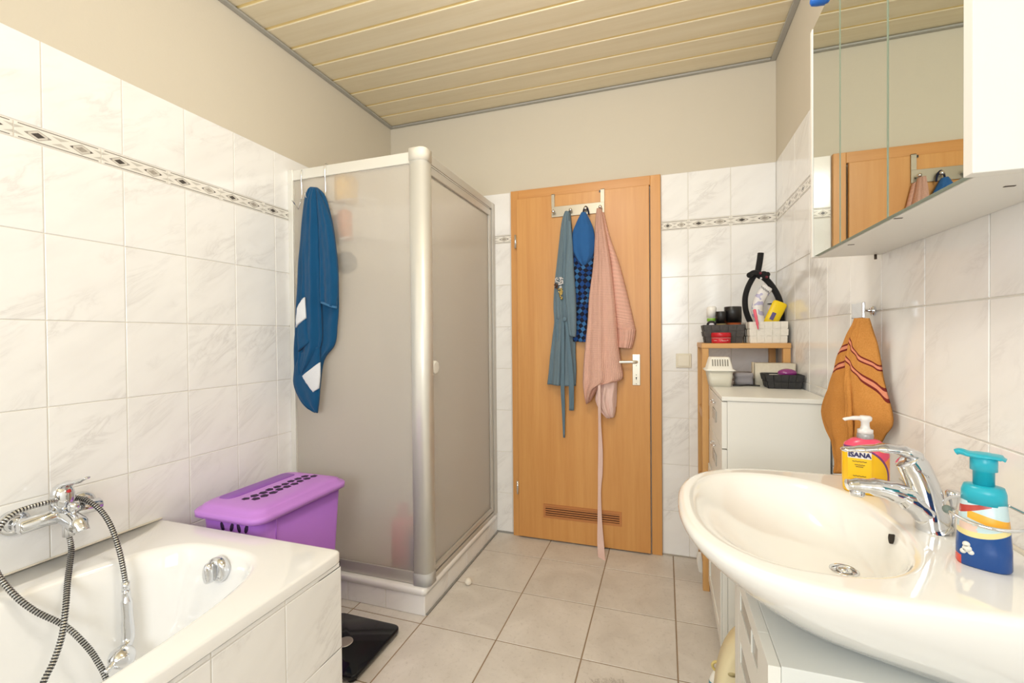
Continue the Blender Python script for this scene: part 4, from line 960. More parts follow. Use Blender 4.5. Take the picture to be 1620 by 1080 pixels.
# pink razor hanging over the basket rim
rz = MB(); rz.tube(spline([P_(1193.5, 489, 2.214), P_(1195, 497, 2.210), P_(1197, 506, 2.212), P_(1199.5, 521, 2.215)], 5), [0.002]+[0.0065]*8+[0.0055]*4+[0.003]*2+[0.0015], 10)
tag(rz.build('pink_comb_handle', mat('pink_plastic', (240, 106, 126), 0.35)), 'thin pink plastic handle leaning over the front of the white basket', 'comb')

# ------------------------------------------------------------------ white chest of drawers
cx0, cx1, cy0, cy1, cz1 = 0.188, 0.513, 1.725, 2.195, 0.945
ch = thing('chest_of_drawers', 'white narrow chest of drawers between basin and wooden shelf', 'cabinet', ((cx0+cx1)/2, (cy0+cy1)/2, 0))
MB().box((cx0+0.018, cy0+0.004, 0.055), (cx1, cy1-0.004, cz1-0.017)).build('carcass', M_WHITE_LAC, ch, bev=0.001)
MB().box((cx0, cy0, cz1-0.016), (cx1, cy1, cz1)).build('top_board', M_WHITE_LAC, ch, bev=0.002)
for xx in (cx0+0.03, cx1-0.05):
    for yy in (cy0+0.01, cy1-0.04): MB().box((xx, yy, 0), (xx+0.03, yy+0.03, 0.055)).build('foot', M_WHITE_LAC, ch)
M_GLASSGREY = mat('grey_glass', (176, 174, 166), 0.2)
for z0, z1 in ((0.762, 0.926), (0.592, 0.758), (0.058, 0.588)):
    d = MB().box((cx0, cy0+0.004, z0), (cx0+0.0175, cy1-0.004, z1)).build('drawer_front' if z0 > 0.5 else 'cupboard_door', M_WHITE_LAC, ch, bev=0.0015)
    if z0 > 0.5:
        MB().box((cx0-0.003, cy0+0.17, (z0+z1)/2-0.022), (cx0-0.0003, cy0+0.30, (z0+z1)/2+0.022)).build('inset_panel', M_GLASSGREY, d, bev=0.001)
        MB().tube(spline([(cx0, cy0+0.20, z1-0.03), (cx0-0.012, cy0+0.20, z1-0.03), (cx0-0.012, cy0+0.27, z1-0.03), (cx0, cy0+0.27, z1-0.03)], 3), 0.003, 8).build('handle', M_CHROME, d)
    else:
        mb = MB()
        for a_, b_ in (((cy0+0.004, z0), (cy0+0.05, z1)), ((cy1-0.05, z0), (cy1-0.004, z1)), ((cy0+0.05, z0), (cy1-0.05, z0+0.045)), ((cy0+0.05, z1-0.045), (cy1-0.05, z1))):
            mb.box((cx0-0.006, a_[0], a_[1]), (cx0-0.0003, b_[0], b_[1]))
        mb.build('door_frame_strips', M_WHITE_LAC, d, bev=0.001)
        MB().ball((cx0-0.014, cy1-0.03, 0.40), 0.009, 12).build('knob', M_CHROME, d)

# on the chest: white vented container
ct = thing('vented_box', 'white vented plastic box with translucent base on the left of the chest', 'box', (0.222, 2.09, cz1))
bx_ = (0.165, 0.268, 2.03, 2.15)
x0, x1, y0, y1 = bx_
MB().rings([rrect(x0+0.014, x1-0.010, y0+0.012, y1-0.012, 0.012, cz1), rrect(x0+0.010, x1-0.006, y0+0.008, y1-0.008, 0.014, cz1+0.02), rrect(x0+0.002, x1-0.002, y0+0.003, y1-0.003, 0.014, cz1+0.066)]).build('base_tub', mat('translucent_white', (226, 222, 206), 0.35, trans=0.15), ct)
MB().rings([rrect(x0-0.006, x1+0.006, y0-0.004, y1+0.004, 0.014, cz1+0.066), rrect(x0-0.006, x1+0.006, y0-0.004, y1+0.004, 0.014, cz1+0.070), rrect(x0+0.002, x1-0.002, y0+0.004, y1-0.004, 0.014, cz1+0.074), rrect(x0+0.014, x1-0.012, y0+0.022, y1-0.016, 0.012, cz1+0.120), rrect(x0+0.018, x1-0.016, y0+0.026, y1-0.02, 0.01, cz1+0.122)]).build('vented_lid', M_WPLAST, ct)
mb = MB()
for i in range(7):
    xx = x0+0.024+i*0.0095
    a_ = Vector((xx, y0+0.0085, cz1+0.086)); b_ = Vector((xx, y0+0.0187, cz1+0.113))
    k = len(mb.v)
    for dy in (-0.0012, 0.002):
        mb.v += [a_+Vector((-0.0019, dy, 0)), a_+Vector((0.0019, dy, 0)), b_+Vector((0.0019, dy, 0)), b_+Vector((-0.0019, dy, 0))]
    for fc in ((0, 1, 2, 3), (4, 5, 6, 7), (0, 1, 5, 4), (1, 2, 6, 5), (2, 3, 7, 6), (3, 0, 4, 7)): mb.face([k+v for v in fc], 0, False)
mb.build('vent_slots', mat('slot_shade', (120, 116, 106), 0.8), ct)
# black woven tray with purple brush
basket('black_basket', 'low black woven basket on the right of the white chest', 0.378, 0.514, 2.01, 2.13, cz1, cz1+0.056, 0.010, M_WB, 5, 2)
t = thing('hair_brush', 'purple oval hair brush lying on the black basket', 'brush', (0.462, 2.05, cz1+0.05))
MB().ball((0.462, 2.052, cz1+0.061), (0.034, 0.024, 0.017), 20).build('brush_back', mat('purple_gloss', (136, 44, 120), 0.22, coat=0.5), t)
mb = MB(); mb.ball((0.462, 2.052, cz1+0.056), (0.031, 0.022, 0.012), 16); mb.build('bristle_pad', M_BLACK, t)
t = MB(); t.box((0.405, 2.03, cz1+0.03), (0.44, 2.10, cz1+0.052)); tag(t.build('paper_pack', mat('paper_white', (228, 226, 224), 0.7), bev=0.004), 'white paper pack inside the black basket', 'pack')
bg = thing('beige_box', 'long beige cloth box standing behind the black basket', 'box', (0.44, 2.165, cz1))
MB().rings([rrect(0.362, 0.512, 2.136, 2.19, 0.006, cz1), rrect(0.358, 0.513, 2.134, 2.192, 0.006, cz1+0.094), rrect(0.364, 0.508, 2.14, 2.186, 0.005, cz1+0.092)]).build('box_body', woven('beige_cloth', (226, 218, 200), (206, 197, 178)), bg)
mb = MB(); mb.box((0.350, 2.128, cz1+0.03), (0.3575, 2.15, cz1+0.098)); mb.build('corner_flap', woven('beige_cloth2', (204, 190, 166), (188, 174, 150)), bg, bev=0.002)
gt = MB(); R = []
for i in range(7):
    f = i/6; zz = cz1+0.002+0.052*f
    R.append(rrect(0.283+0.004*math.sin(i*2.3), 0.352+0.001*math.sin(i*1.7), 2.105+0.004*math.cos(i*2), 2.190, 0.012, zz))
tag(gt.rings(R).build('folded_cloth', mat('grey_cloth', (150, 146, 150), 0.9, var=0.1, bump=0.5)), 'grey folded cloth at the back of the chest behind the vented box', 'cloth')
bc = MB(); bc.tube(spline([(0.27, 2.085, cz1+0.004), (0.30, 2.08, cz1+0.004), (0.325, 2.09, cz1+0.005), (0.355, 2.095, cz1+0.004), (0.372, 2.09, cz1+0.004)], 5), 0.003, 8)
tag(bc.build('black_strap', M_BLACK), 'thin black strap lying on the chest before the grey cloth', 'strap')
# white cloth tip behind the shelf leg, cream stool, cleaner bottle
wc = sheet('white_cloth', [(1104, 872), (1102, 884), (1105, 902), (1110, 908)], [(1116, 872), (1116, 884), (1115, 900), (1113, 907)], 1, 2.385, mat('white_cotton', (236, 232, 224), 0.9), None, 0.02, 1.2, 0.003)
tag(wc, 'corner of a white cloth hanging beside the shelf rack near the floor', 'cloth')
st = thing('cream_plastic_stool', 'cream perforated plastic stool with rounded top on the floor beside the vanity', 'stool', (0.29, 1.31, 0))
def dome(z0, h, a, g, y):
    out = [(0.262+a, y, z0)]
    for i in range(25):
        t = math.pi*i/24; c, s = sup(math.cos(t), math.sin(t), 2.8); out.append((0.262+(a-g)*c, y, z0+0.08+(h-0.08-g)*s))
    out.append((0.262-a, y, z0)); return out
ra = [dome(0.0, 0.40, 0.142, 0.012, 1.262), dome(0.0, 0.40, 0.142, 0.0, 1.270), dome(0.0, 0.40, 0.142, 0.0, 1.345), dome(0.0, 0.40, 0.142, 0.012, 1.355)]
sb = MB().rings(ra).build('stool_shell', mat('cream_stool', (230, 216, 176), 0.4), st)
mb = MB()
for i in range(7):
    for j in range(7):
        xx = 0.262-0.102+i*0.034; zz = 0.36-j*0.034
        if ((xx-0.262)/0.125)**2.6*1 if xx > 0.262 else 0: pass
        if abs((xx-0.262)/0.128)**2.8+max(0, (zz-0.08)/0.305)**2.8 > 0.93: continue
        mb.tube([(xx, 1.2635, zz), (xx, 1.2612, zz)], [(0.006, 0.011)]*2, 10, side=(0, 0, 1))
mb.build('oval_holes', mat('stool_hole', (188, 172, 124), 0.6), sb)
cb = thing('cleaner_bottle', 'small cleaner bottle with teal label and yellow ring handle on the floor by the stool', 'bottle', (0.137, 1.44, 0))
MB().lathe([(0.020, 0), (0.022, 0.005), (0.022, 0.145), (0.010, 0.172)], (0.142, 1.44, 0), 18, sy=0.8).build('bottle_body', M_WPLAST, cb)
MB().lathe([(0.0224, 0.03), (0.0226, 0.032), (0.0226, 0.14), (0.0222, 0.142)], (0.142, 1.44, 0), 18, sy=0.8, cap0=False, cap1=False).build('label', mat('teal_label', (70, 140, 160), 0.5), cb)
mb = MB(); mb.tube(arc((0.142, 1.44, 0.186), 0.013, 0, 360, 20), 0.004, 8); mb.build('ring_handle', mat('pale_yellow', (224, 204, 130), 0.45), cb)

# ------------------------------------------------------------------ washbasin
BZ = 0.822; BCX, BCY = 0.27, 0.985
wbn = thing('washbasin', 'white ceramic washbasin on the right wall in the foreground', 'washbasin', (0.30, BCY, 0.63))
NB = 96
def bo(z, k=1.0, g=0.0, cx=BCX, shift=0.0):
    out = []
    for j in range(NB):
        a = 2*math.pi*j/NB; c, s = math.cos(a), math.sin(a)
        n = 2.45 if c < 0 else 7.0
        cc, ss = sup(c, s, n)
        xl = (0.245-g)*k if c < 0 else (XR-0.0005-cx)
        yy = (0.298-g)*k
        px = cx+cc*xl; zz = z-max(0.0, BZ-0.01-z)*0.42*(px-0.27)/0.25
        out.append((px, BCY+shift+ss*yy, max(0.652, zz)))
    return out
def bi(z, a, b, n, cx, cy):
    out = []
    for j in range(NB):
        t = 2*math.pi*j/NB; c, s = sup(math.cos(t), math.sin(t), n)
        out.append((cx+c*a, cy+s*b, z))
    return out
R = [bo(0.662, 0.40), bo(0.666, 0.50), bo(0.680, 0.60), bo(0.702, 0.71), bo(0.728, 0.815), bo(0.752, 0.895), bo(0.776, 0.957), bo(0.793, 0.987), bo(0.806, 1.0), bo(0.815, 0.998), bo(BZ-0.0015, 0.985), bo(BZ, 0.965), bo(BZ, 0.93),
     bi(BZ, 0.176, 0.249, 2.35, 0.220, BCY), bi(BZ, 0.171, 0.244, 2.35, 0.220, BCY), bi(BZ-0.005, 0.160, 0.232, 2.35, 0.223, BCY), bi(BZ-0.016, 0.150, 0.220, 2.3, 0.228, BCY), bi(BZ-0.040, 0.134, 0.200, 2.25, 0.240, BCY), bi(BZ-0.068, 0.112, 0.168, 2.2, 0.258, BCY),
     bi(BZ-0.090, 0.082, 0.122, 2.1, 0.284, BCY+0.002), bi(BZ-0.101, 0.050, 0.070, 2, 0.306, BCY+0.006), bi(BZ-0.104, 0.022, 0.022, 2, 0.316, BCY+0.008)]
MB().rings(R, cap1=False).build('basin_bowl', M_CERAMIC, wbn)
dr_ = MB(); c = (0.316, BCY+0.008, BZ-0.107)
dr_.lathe([(0.0235, 0.0), (0.0235, 0.0045), (0.021, 0.006), (0.019, 0.003)], c, 24, cap1=False); dn = dr_.build('drain_ring', M_CHROME, wbn)
mb = MB(); mb.lathe([(0.0005, -0.004), (0.019, -0.004), (0.019, -0.003)], c, 24, cap0=False); mb.build('drain_hole', M_BLACK, dn)
mb = MB(); mb.lathe([(0.012, 0.0), (0.0135, 0.005), (0.006, 0.0095)], c, 20); mb.build('plug', M_CHROME, dn)
op = on(0, 0.372, 1408, 852); mb = MB(); mb.tube([op+Vector((0.006, 0, 0)), op+Vector((-0.0008, 0, 0))], [(0.0085, 0.0055)]*2, 16, side=(0, 0, 1)); mb.build('overflow_hole', mat('hole_dark', (52, 44, 36), 0.8), wbn)
MB().box((XR-0.008, BCY-0.29, BZ-0.001), (XR-0.0002, BCY+0.29, BZ+0.005)).build('sealing_joint', MATS['silicone_beige'], wbn, bev=0.002)

# basin mixer
fa = thing('basin_mixer', 'chrome single-lever mixer tap on the washbasin', 'tap', (0.43, 0.962, BZ))
FY_ = 0.962
mb = MB(); mb.tube(spline([(0.437, FY_, BZ-0.001), (0.435, FY_, BZ+0.004), (0.430, FY_, BZ+0.035), (0.421, FY_, BZ+0.075), (0.408, FY_, BZ+0.108), (0.398, FY_, BZ+0.122)], 4),
    [(0.0265, 0.0255)]*4+[(0.0245, 0.0235)]*4+[(0.023, 0.022)]*5+[(0.0225, 0.0215)]*4+[(0.0215, 0.021)]*3+[(0.012, 0.012)], 28, side=(1, 0, 0)); mb.build('tap_body', M_CHROME, fa)
mb = MB(); mb.tube(spline([(0.436, FY_, BZ+0.016), (0.418, FY_, BZ+0.040), (0.392, FY_, BZ+0.056), (0.352, FY_, BZ+0.066), (0.311, FY_, BZ+0.0665)], 5),
    [(0.0235, 0.0225)]*5+[(0.0225, 0.0215)]*5+[(0.018, 0.019)]*3+[(0.0155, 0.018)]*3+[(0.012, 0.016)]*3+[(0.009, 0.0145)]*2, 24, side=(0, 0, 1)); mb.build('spout', M_CHROME, fa)
mb = MB(); mb.lathe([(0.0105, -0.012), (0.0115, -0.010), (0.0115, 0.0)], (0.326, FY_, BZ+0.060), 20); mb.build('aerator', M_CHROME, fa)
mb = MB(); mb.tube(spline([(0.414, FY_, BZ+0.124), (0.392, FY_, BZ+0.133), (0.362, FY_, BZ+0.136), (0.33, FY_, BZ+0.1325), (0.302, FY_, BZ+0.1295)], 5),
    [(0.010, 0.018)]*3+[(0.010, 0.0205)]*3+[(0.008, 0.018)]*5+[(0.0055, 0.0145)]*5+[(0.0042, 0.011)]*4+[(0.002, 0.006)], 22, side=(0, 0, 1)); mb.build('lever', M_CHROME, fa)
mb = MB(); mb.cyl((0.462, FY_-0.002, BZ), (0.462, FY_-0.002, BZ+0.045), 0.0025, 10); mb.lathe([(0.004, 0.04), (0.0055, 0.048), (0.010, 0.062), (0.0105, 0.068), (0.008, 0.071)], (0.462, FY_-0.002, BZ), 18); mb.build('plug_lift_knob', M_CHROME, fa)

# pink-orange soap bottle: flattened oval, turned towards the room
sbx, sby = 0.404, 1.15
ib = thing('hand_soap_bottle', 'pink and yellow hand soap pump bottle behind the basin tap', 'bottle', (sbx, sby, BZ))
FN = Vector((-0.33, -1, 0)).normalized(); XD = Vector((1, -0.33, 0)).normalized()
def oval(z, a, b, n=32, cx=sbx, cy=sby, X=XD, F=FN, ex=2.3):
    out = []
    for j in range(n):
        t = 2*math.pi*j/n; c, s = sup(math.cos(t), math.sin(t), ex); p = Vector((cx, cy, 0))+X*(c*a)+F*(s*b); out.append((p.x, p.y, z))
    return out
def isana_mat():
    M = bpy.data.materials.new('soap_print'); t = NT(M); tc = t.n('ShaderNodeTexCoord').outputs['Object']
    sp = t.n('ShaderNodeSeparateXYZ'); t.l(tc, sp.inputs[0]); x, z = sp.outputs[0], sp.outputs[2]
    # two crossing sweeps: orange / pink / yellow
    d1 = t.math('SQRT', t.math('ADD', t.math('POWER', t.math('SUBTRACT', x, -0.026), 2.0), t.math('POWER', t.math('SUBTRACT', z, 0.040), 2.0)))
    c = t.mix(t.math('LESS_THAN', d1, 0.056), lin((238, 84, 116)), lin((250, 196, 26)))
    ring = t.math('MULTIPLY', t.math('GREATER_THAN', d1, 0.056), t.math('LESS_THAN', d1, 0.060))
    c = t.mix(ring, c, lin((120, 60, 120)))
    d2 = t.math('ADD', t.math('MULTIPLY', x, 0.9), t.math('MULTIPLY', z, -1.0))
    c = t.mix(t.math('MULTIPLY', t.math('GREATER_THAN', d2, -0.050), t.math('GREATER_THAN', d1, 0.060)), c, lin((248, 150, 60)))
    t.l(c, t.b.inputs['Base Color']); t.b.inputs['Roughness'].default_value = 0.25; return M
MB().rings([oval(BZ, 0.036, 0.021), oval(BZ+0.004, 0.039, 0.024), oval(BZ+0.03, 0.0405, 0.0255), oval(BZ+0.085, 0.0405, 0.0255), oval(BZ+0.103, 0.036, 0.023), oval(BZ+0.113, 0.024, 0.018), oval(BZ+0.116, 0.014, 0.013)]).build('bottle_body', isana_mat(), ib)
MB().lathe([(0.0135, 0.113), (0.0145, 0.115), (0.0145, 0.124), (0.0135, 0.126)], (sbx, sby, BZ), 24).build('collar', mat('grey_collar', (176, 174, 176), 0.35, 0.3), ib)
mb = MB(); mb.lathe([(0.0138, 0.126), (0.0138, 0.134), (0.009, 0.136), (0.0075, 0.142), (0.0075, 0.150), (0.0115, 0.154), (0.012, 0.160), (0.009, 0.163)], (sbx, sby, BZ), 22)
mb.tube(spline([(sbx, sby, BZ+0.157), (sbx-0.018, sby-0.002, BZ+0.158), (sbx-0.036, sby-0.004, BZ+0.1555), (sbx-0.040, sby-0.004, BZ+0.153)], 4), [(0.0045, 0.007)]*6+[(0.0035, 0.005)]*6+[(0.003, 0.004)], 12, side=(0, 0, 1)); mb.build('pump_head', mat('clear_white', (238, 234, 232), 0.25), ib)
def flat(name, cx, cz, w, h, m, parent, off=0.0262, base=(sbx, sby), X=XD, F=FN, th=0.0008):
    mb = MB(); c = Vector((base[0], base[1], cz))+X*cx
    for k in (off-0.003, off+th):
        for i, j in ((-1, -1), (1, -1), (1, 1), (-1, 1)): mb.v.append(c+F*k+X*(i*w/2)+Vector((0, 0, j*h/2)))
    for fc in ((4, 5, 6, 7), (0, 1, 5, 4), (1, 2, 6, 5), (2, 3, 7, 6), (3, 0, 4, 7)): mb.face(fc, 0, False)
    return mb.build(name, m, parent)
lb = flat('label', -0.010, BZ+0.083, 0.040, 0.014, mat('label_white', (244, 240, 238), 0.5), ib, 0.0255)
M_NAVY = mat('navy_print', (44, 40, 96), 0.5)
def on_face(x, z, off=0.0268): return Vector((sbx, sby, z))+XD*x+FN*off
text('ISANA', 0.0135, on_face(-0.010, BZ+0.083), XD, (0, 0, 1), M_NAVY, lb, bold=0.0006)
flat('yellow_panel', -0.010, BZ+0.055, 0.040, 0.042, mat('yellow_panel', (250, 204, 12), 0.4), ib, 0.0255)
mb = MB()
for u0, u1, zz in ((-0.022, 0.002, 0.0695), (-0.018, -0.001, 0.0625), (-0.016, -0.004, 0.0585), (-0.021, 0.001, 0.039)):
    mb.tube([on_face(u0+(u1-u0)*i/8, BZ+zz+0.0005*(-1)**i, 0.0265) for i in range(9)], 0.0007, 6)
mb.build('print', mat('print_olive', (120, 90, 40), 0.5), ib)['kind'] = 'stuff'

# turquoise foam soap bottle
kx, ky = 0.437, 0.836
kb = thing('foam_soap_bottle', 'child foam soap bottle, turquoise pump and navy label, right end of basin', 'bottle', (kx, ky, BZ))
KF = Vector((-0.52, -0.85, 0)).normalized(); KX = Vector((0.85, -0.52, 0)).normalized()
ov2 = lambda z, a, b, ex=2.6: oval(BZ+z, a*0.76, b*0.86, 40, kx, ky, KX, KF, ex)
M_TQ = mat('turquoise_plastic', (36, 178, 200), 0.3)
def kids_mat():
    M = bpy.data.materials.new('soap_sleeve'); t = NT(M); tc = t.n('ShaderNodeTexCoord').outputs['Object']
    sp = t.n('ShaderNodeSeparateXYZ'); t.l(tc, sp.inputs[0]); x, y, z = sp.outputs
    u = t.math('MULTIPLY', t.math('ADD', t.math('MULTIPLY', x, KX.x), t.math('MULTIPLY', y, KX.y)), 1.3)
    zz = t.math('ADD', z, t.math('MULTIPLY', t.math('POWER', t.math('ADD', u, 0.012), 2.0), -5.0))
    c = t.mix(t.math('LESS_THAN', zz, 0.100), lin((202, 226, 232)), lin((202, 226, 232)))
    orange = t.math('MULTIPLY', t.math('GREATER_THAN', t.math('ADD', z, t.math('MULTIPLY', u, 0.25)), 0.066), t.math('LESS_THAN', t.math('ADD', z, t.math('MULTIPLY', u, 0.18)), 0.0785))
    orange = t.math('MULTIPLY', orange, t.math('GREATER_THAN', u, -0.020))
    c = t.mix(orange, c, lin((246, 178, 58)))
    red = t.math('MULTIPLY', t.math('GREATER_THAN', t.math('SUBTRACT', z, t.math('MULTIPLY', u, 0.35)), 0.086), t.math('LESS_THAN', t.math('SUBTRACT', z, t.math('MULTIPLY', u, 0.2)), 0.0925))
    red = t.math('MULTIPLY', red, t.math('LESS_THAN', u, 0.012))
    c = t.mix(red, c, lin((190, 70, 60)))
    blot = t.noise(tc, 70, 2); bm2 = t.math('MULTIPLY', t.math('GREATER_THAN', blot, 0.5), t.math('MULTIPLY', t.math('LESS_THAN', z, 0.068), t.math('LESS_THAN', u, -0.006)))
    c = t.mix(bm2, c, lin((236, 206, 190)))
    c = t.mix(t.math('LESS_THAN', zz, 0.052), c, lin((242, 226, 160)))
    c = t.mix(t.math('LESS_THAN', zz, 0.044), c, lin((16, 74, 146)))
    c = t.mix(t.math('MULTIPLY', t.math('LESS_THAN', zz, 0.012), t.math('LESS_THAN', u, -0.028)), c, lin((226, 80, 60)))
    t.l(c, t.b.inputs['Base Color']); t.b.inputs['Roughness'].default_value = 0.25; return M
MB().rings([ov2(0.0, 0.036, 0.022), ov2(0.003, 0.0385, 0.0245), ov2(0.03, 0.038, 0.025), ov2(0.06, 0.0355, 0.024), ov2(0.094, 0.031, 0.022), ov2(0.098, 0.028, 0.019)]).build('bottle_body', kids_mat(), kb)
MB().rings([ov2(0.092, 0.0315, 0.0235, 2.2), ov2(0.108, 0.0310, 0.0235, 2.2), ov2(0.116, 0.028, 0.022, 2.2), ov2(0.118, 0.016, 0.015, 2)]).build('shoulder_cap', M_TQ, kb)
mb = MB(); mb.lathe([(0.0115, 0.116), (0.0115, 0.138), (0.0145, 0.139), (0.0145, 0.157), (0.0125, 0.159)], (kx, ky, BZ), 26); mb.build('pump_stem', M_TQ, kb)
mb = MB(); top = Vector((kx, ky, BZ+0.160)); dd = -KX
mb.tube(spline([top-dd*0.022+Vector((0, 0, -0.003)), top-dd*0.015, top, top+dd*0.015, top+dd*0.024+Vector((0, 0, 0.002)), top+dd*0.029+Vector((0, 0, 0.0))], 4), [(0.002, 0.012)]*3+[(0.0035, 0.017)]*4+[(0.0045, 0.018)]*4+[(0.004, 0.014)]*3+[(0.0045, 0.009)]*4+[(0.0045, 0.007)]*3, 16, side=(0, 0, 1)); mb.build('pump_head', M_TQ, kb)
mk = MB()
for (u, zz, r) in ((-0.020, 0.032, 0.0042), (-0.019, 0.026, 0.0052), (-0.024, 0.0215, 0.0035), (-0.014, 0.0215, 0.0035)):
    c = Vector((kx, ky, BZ+zz))+KX*u*0.8+KF*0.0195; mk.tube([c, c+KF*0.0016], r, 14)
mk.build('white_mark', M_WPLAST, kb)
# wire holder ring on the wall
wh = thing('wire_holder', 'thin chrome wire ring holder on the wall around the turquoise-topped bottle', 'holder', (XR-0.01, 0.80, 0.90))
mb = MB(); pts = []
for a in range(-150, 151, 10):
    r = math.radians(a+180); pts.append((kx+0.002+0.045*math.cos(r), ky-0.002+0.040*math.sin(r), BZ+0.078-0.010*math.sin(r)*-1))
pts = [(XR, ky-0.045, BZ+0.062)]+pts+[(XR, ky+0.030, BZ+0.088)]
mb.tube(spline(pts, 3), 0.0023, 8); mb.build('wire_ring', M_CHROME, wh)
c = Vector(pts[16]); mb = MB(); mb.ball(c, 0.006, 10); mb.build('rubber_tip', mat('green_grey', (110, 124, 118), 0.5), wh)

# ------------------------------------------------------------------ vanity cabinet under the basin
vx, vy0, vy1, vz = 0.15, 0.787, 1.140, 0.648
va = thing('vanity_cabinet', 'white cabinet with small grey glass panes in the door under the washbasin', 'cabinet', (0.33, 0.96, 0))
MB().box((vx+0.0183, vy0, 0), (XR-0.012, vy1, vz)).build('carcass', mat('white_matte', (228, 230, 226), 0.45, var=0.01), va, bev=0.0015)
y0, y1 = vy0, vy1-0.055
d = thing('cabinet_door', '', '', (0, 0, 0)); 
del d['label'], d['category']; d.parent = va; d.location = Vector((vx, (y0+y1)/2, 0.3))-va.location
mb = MB()
def dbox(ya, yb, za, zb): mb.box((vx, ya, za), (vx+0.018, yb, zb))
pw = 0.185; py0 = vy0+0.085; py1 = 1.062
dbox(y0, py0, 0.02, vz-0.002); dbox(py1, y1, 0.02, vz-0.002); dbox(py0, py1, 0.613, vz-0.002); dbox(py0, py1, 0.505, 0.572); dbox(py0, py1, 0.02, 0.46)
mb.build('door_face', M_WHITE_LAC, d, bev=0.001)
for za, zb in ((0.572, 0.613), (0.46, 0.505)):
    MB().box((vx+0.002, py0, za), (vx+0.016, py1, zb)).build('glass_pane', M_GLASSGREY, d)
    MB().box((vx-0.001, (py0+py1)/2-0.04, za), (vx+0.0018, (py0+py1)/2-0.037, zb)).build('glazing_bar', M_WHITE_LAC, d)
MB().box((vx, y1+0.003, 0.0), (vx+0.0185, vy1, vz-0.002)).build('side_stile', M_WHITE_LAC, va, bev=0.002)

# ------------------------------------------------------------------ mirror cabinet
mx, my0, my1, mz0, mz1 = 0.366, 0.722, 1.384, 1.359, 1.949
mc = thing('mirror_cabinet', 'white three-door mirror cabinet on the wall above the washbasin', 'mirror', (0.44, 1.05, mz0))
mb = MB()
mb.box((mx, my0, mz0), (XR-0.0005, my0+0.020, mz1)); mb.box((mx, my1-0.016, mz0), (XR-0.0005, my1, mz1))
mb.box((mx+0.012, my0+0.020, mz0), (XR-0.0005, my1-0.016, mz0+0.016)); mb.box((mx+0.012, my0+0.020, mz1-0.016), (XR-0.0005, my1-0.016, mz1)); mb.box((XR-0.012, my0+0.02, mz0+0.016), (XR-0.001, my1-0.016, mz1-0.016))
mb.build('carcass', mat('cabinet_white', (238, 236, 230), 0.35, var=0.01), mc, bev=0.0015)
M_MIRROR = mat('mirror_silver', (226, 230, 222), 0.01, 1.0, var=0.0); M_GEDGE = mat('mirror_edge', (136, 150, 132), 0.4)
ys_ = [(my0+0.022, 0.9505), (0.9545, 1.1745), (1.1785, my1-0.022)]
for a_, b_ in ys_:
    mb = MB(); mb.box((mx+0.006, a_-0.001, mz0+0.002), (mx+0.0115, b_+0.001, mz1-0.002), 1); k = len(mb.f)
    mb.box((mx+0.0015, a_, mz0+0.002), (mx+0.006, b_, mz1-0.002), 1)
    mb.m[k+4] = 0       # the face looking into the room
    mb.build('mirror_door', [M_MIRROR, M_GEDGE], mc)
for g0, g1 in ((0.9508, 0.9542), (1.1748, 1.1782)): MB().box((mx+0.0008, g0-0.0006, mz0+0.002), (mx+0.0055, g1+0.0006, mz1-0.002)).build('glass_edge', M_GEDGE, mc)
mb = MB()
mb.cyl((0.505, 1.375, mz0-0.012), (0.505, 1.375, mz0), 0.003, 8)
for xx, yy in ((0.378, 0.955), (0.39, 1.20), (0.44, 0.80)): mb.box((xx, yy, mz0-0.0008), (xx+0.012, yy+0.004, mz0))
mb.build('screws', mat('brown_screw', (70, 56, 44), 0.5), mc)
q = on(0, 0.358, 1290.5, -7); zc = mz1+0.034
t = thing('blue_capped_tube', 'tube with blue cap lying on top of the mirror cabinet', 'tube', (0.43, q.y, mz1))
MB().tube([(0.505, q.y, zc), (0.50, q.y, zc), (0.40, q.y, zc), (0.390, q.y, zc)], [0.028, 0.033, 0.033, 0.020], 22).build('tube_body', mat('pale_tube', (226, 226, 224), 0.4), t)
MB().tube([(0.389, q.y, zc), (0.362, q.y, zc), (0.350, q.y, zc), (0.346, q.y, zc)], [0.0150, 0.0135, 0.011, 0.005], 18).build('cap', mat('blue_lid', (30, 100, 190), 0.4), t)

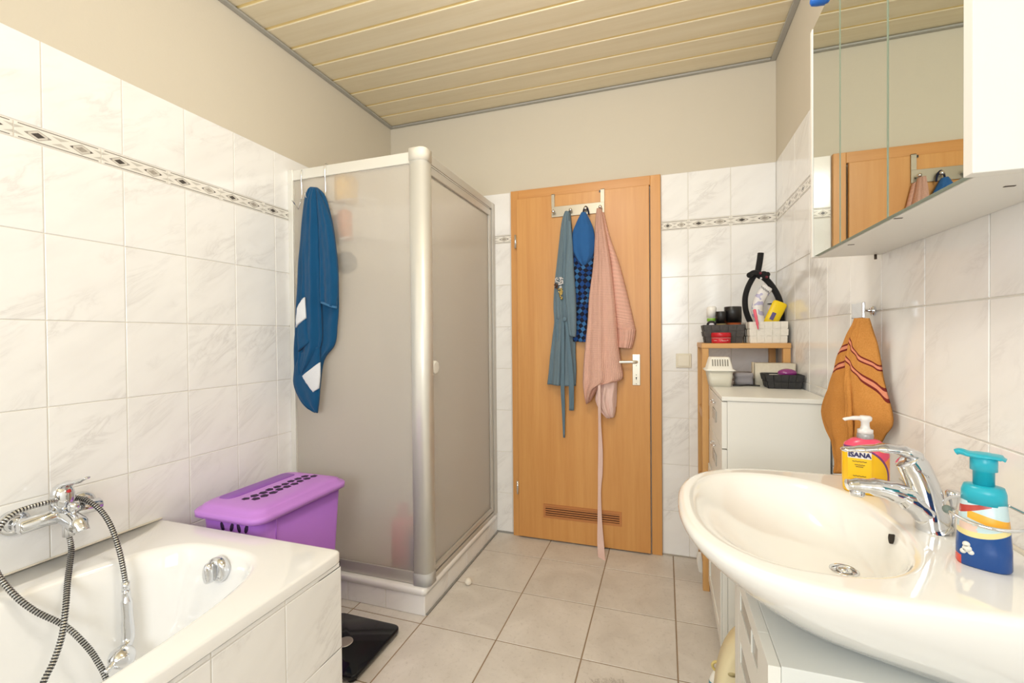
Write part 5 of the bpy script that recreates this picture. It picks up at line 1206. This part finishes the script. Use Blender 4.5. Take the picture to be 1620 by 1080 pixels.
# ------------------------------------------------------------------ wall hook and orange towel
wk_ = thing('towel_hook', 'chrome towel hook on the right wall above the orange towel', 'hook', (XR, 1.42, 1.20))
MB().tube([(XR, 1.425, 1.219), (XR-0.005, 1.425, 1.219), (XR-0.008, 1.425, 1.219)], [0.013, 0.013, 0.009], 20).build('wall_flange', M_CHROME, wk_)
mb = MB(); mb.tube(spline([(XR-0.004, 1.425, 1.219), (XR-0.020, 1.415, 1.220), (XR-0.036, 1.395, 1.221), (XR-0.050, 1.372, 1.218)], 4), 0.0045, 12); mb.build('hook_arm', M_CHROME, wk_)
MB().box((XR-0.056, 1.338, 1.198), (XR-0.049, 1.408, 1.238)).build('hook_plate', M_CHROME, wk_, bev=0.002)
def orange_mat(name, k):
    M = bpy.data.materials.new(name); t = NT(M); uv = t.n('ShaderNodeUVMap'); uv.uv_map = 'uv'
    sp = t.n('ShaderNodeSeparateXYZ'); t.l(uv.outputs[0], sp.inputs[0]); s, v = sp.outputs[0], sp.outputs[1]
    tc = t.n('ShaderNodeTexCoord').outputs['Object']; n = t.noise(tc, 420, 3, 0.7); big = t.noise(tc, 16, 2)
    base = t.mix(t.math('MULTIPLY', n, t.math('ADD', big, 0.5)), lin((192, 122, 52)), lin((236, 170, 96)))
    q = t.math('SUBTRACT', v, t.math('MULTIPLY', s, k))
    for c0 in ((0.19, 0.325) if k > 0 else (0.28, 0.395)):
        d = t.math('ABSOLUTE', t.math('SUBTRACT', q, c0))
        base = t.mix(t.math('LESS_THAN', d, 0.024), base, lin((128, 50, 46)))
        base = t.mix(t.math('LESS_THAN', d, 0.011), base, lin((236, 154, 122)))
    t.l(base, t.b.inputs['Base Color']); t.b.inputs['Roughness'].default_value = 0.95; t.b.inputs['Specular IOR Level'].default_value = 0.1; t.bump(n, 0.9, 0.003); return M
ot = thing('hand_towel', 'orange terry hand towel with dark red stripes hanging on the right wall', 'towel', (0.46, 1.38, 0.80))
Lp = [(1357, 503), (1349, 522), (1338, 548), (1327, 575), (1316, 605), (1301, 650), (1309, 678), (1320, 705), (1324, 730), (1325, 749)]
Fp = [(1366, 503), (1360, 522), (1352, 548), (1348, 575), (1347, 605), (1348, 650), (1349, 678), (1348, 705), (1348, 730), (1348, 749)]
sheet('towel_rear_fold', Lp, Fp, 0, [0.466, 0.462, 0.458, 0.452, 0.448, 0.445, 0.445, 0.446, 0.447, 0.447], orange_mat('orange_terry_left', -0.075), ot, 0.012, 1.4, 0.006, phase=0.4)
Fl = [(1362, 503), (1354, 522), (1346, 548), (1342, 575), (1341, 605), (1342, 650), (1343, 690), (1343, 720), (1343, 749)]
Rp = [(1375, 503), (1381, 522), (1389, 548), (1394, 575), (1399, 605), (1413, 664), (1400, 690), (1388, 716), (1380, 749)]
sheet('towel_front_fold', Fl, Rp, 0, [0.462, 0.455, 0.45, 0.446, 0.444, 0.444, 0.446, 0.448, 0.450], orange_mat('orange_terry_right', 0.22), ot, 0.014, 1.5, 0.005, planeR=[0.470, 0.480, 0.490, 0.496, 0.500, 0.505, 0.503, 0.50, 0.495], phase=0.1)
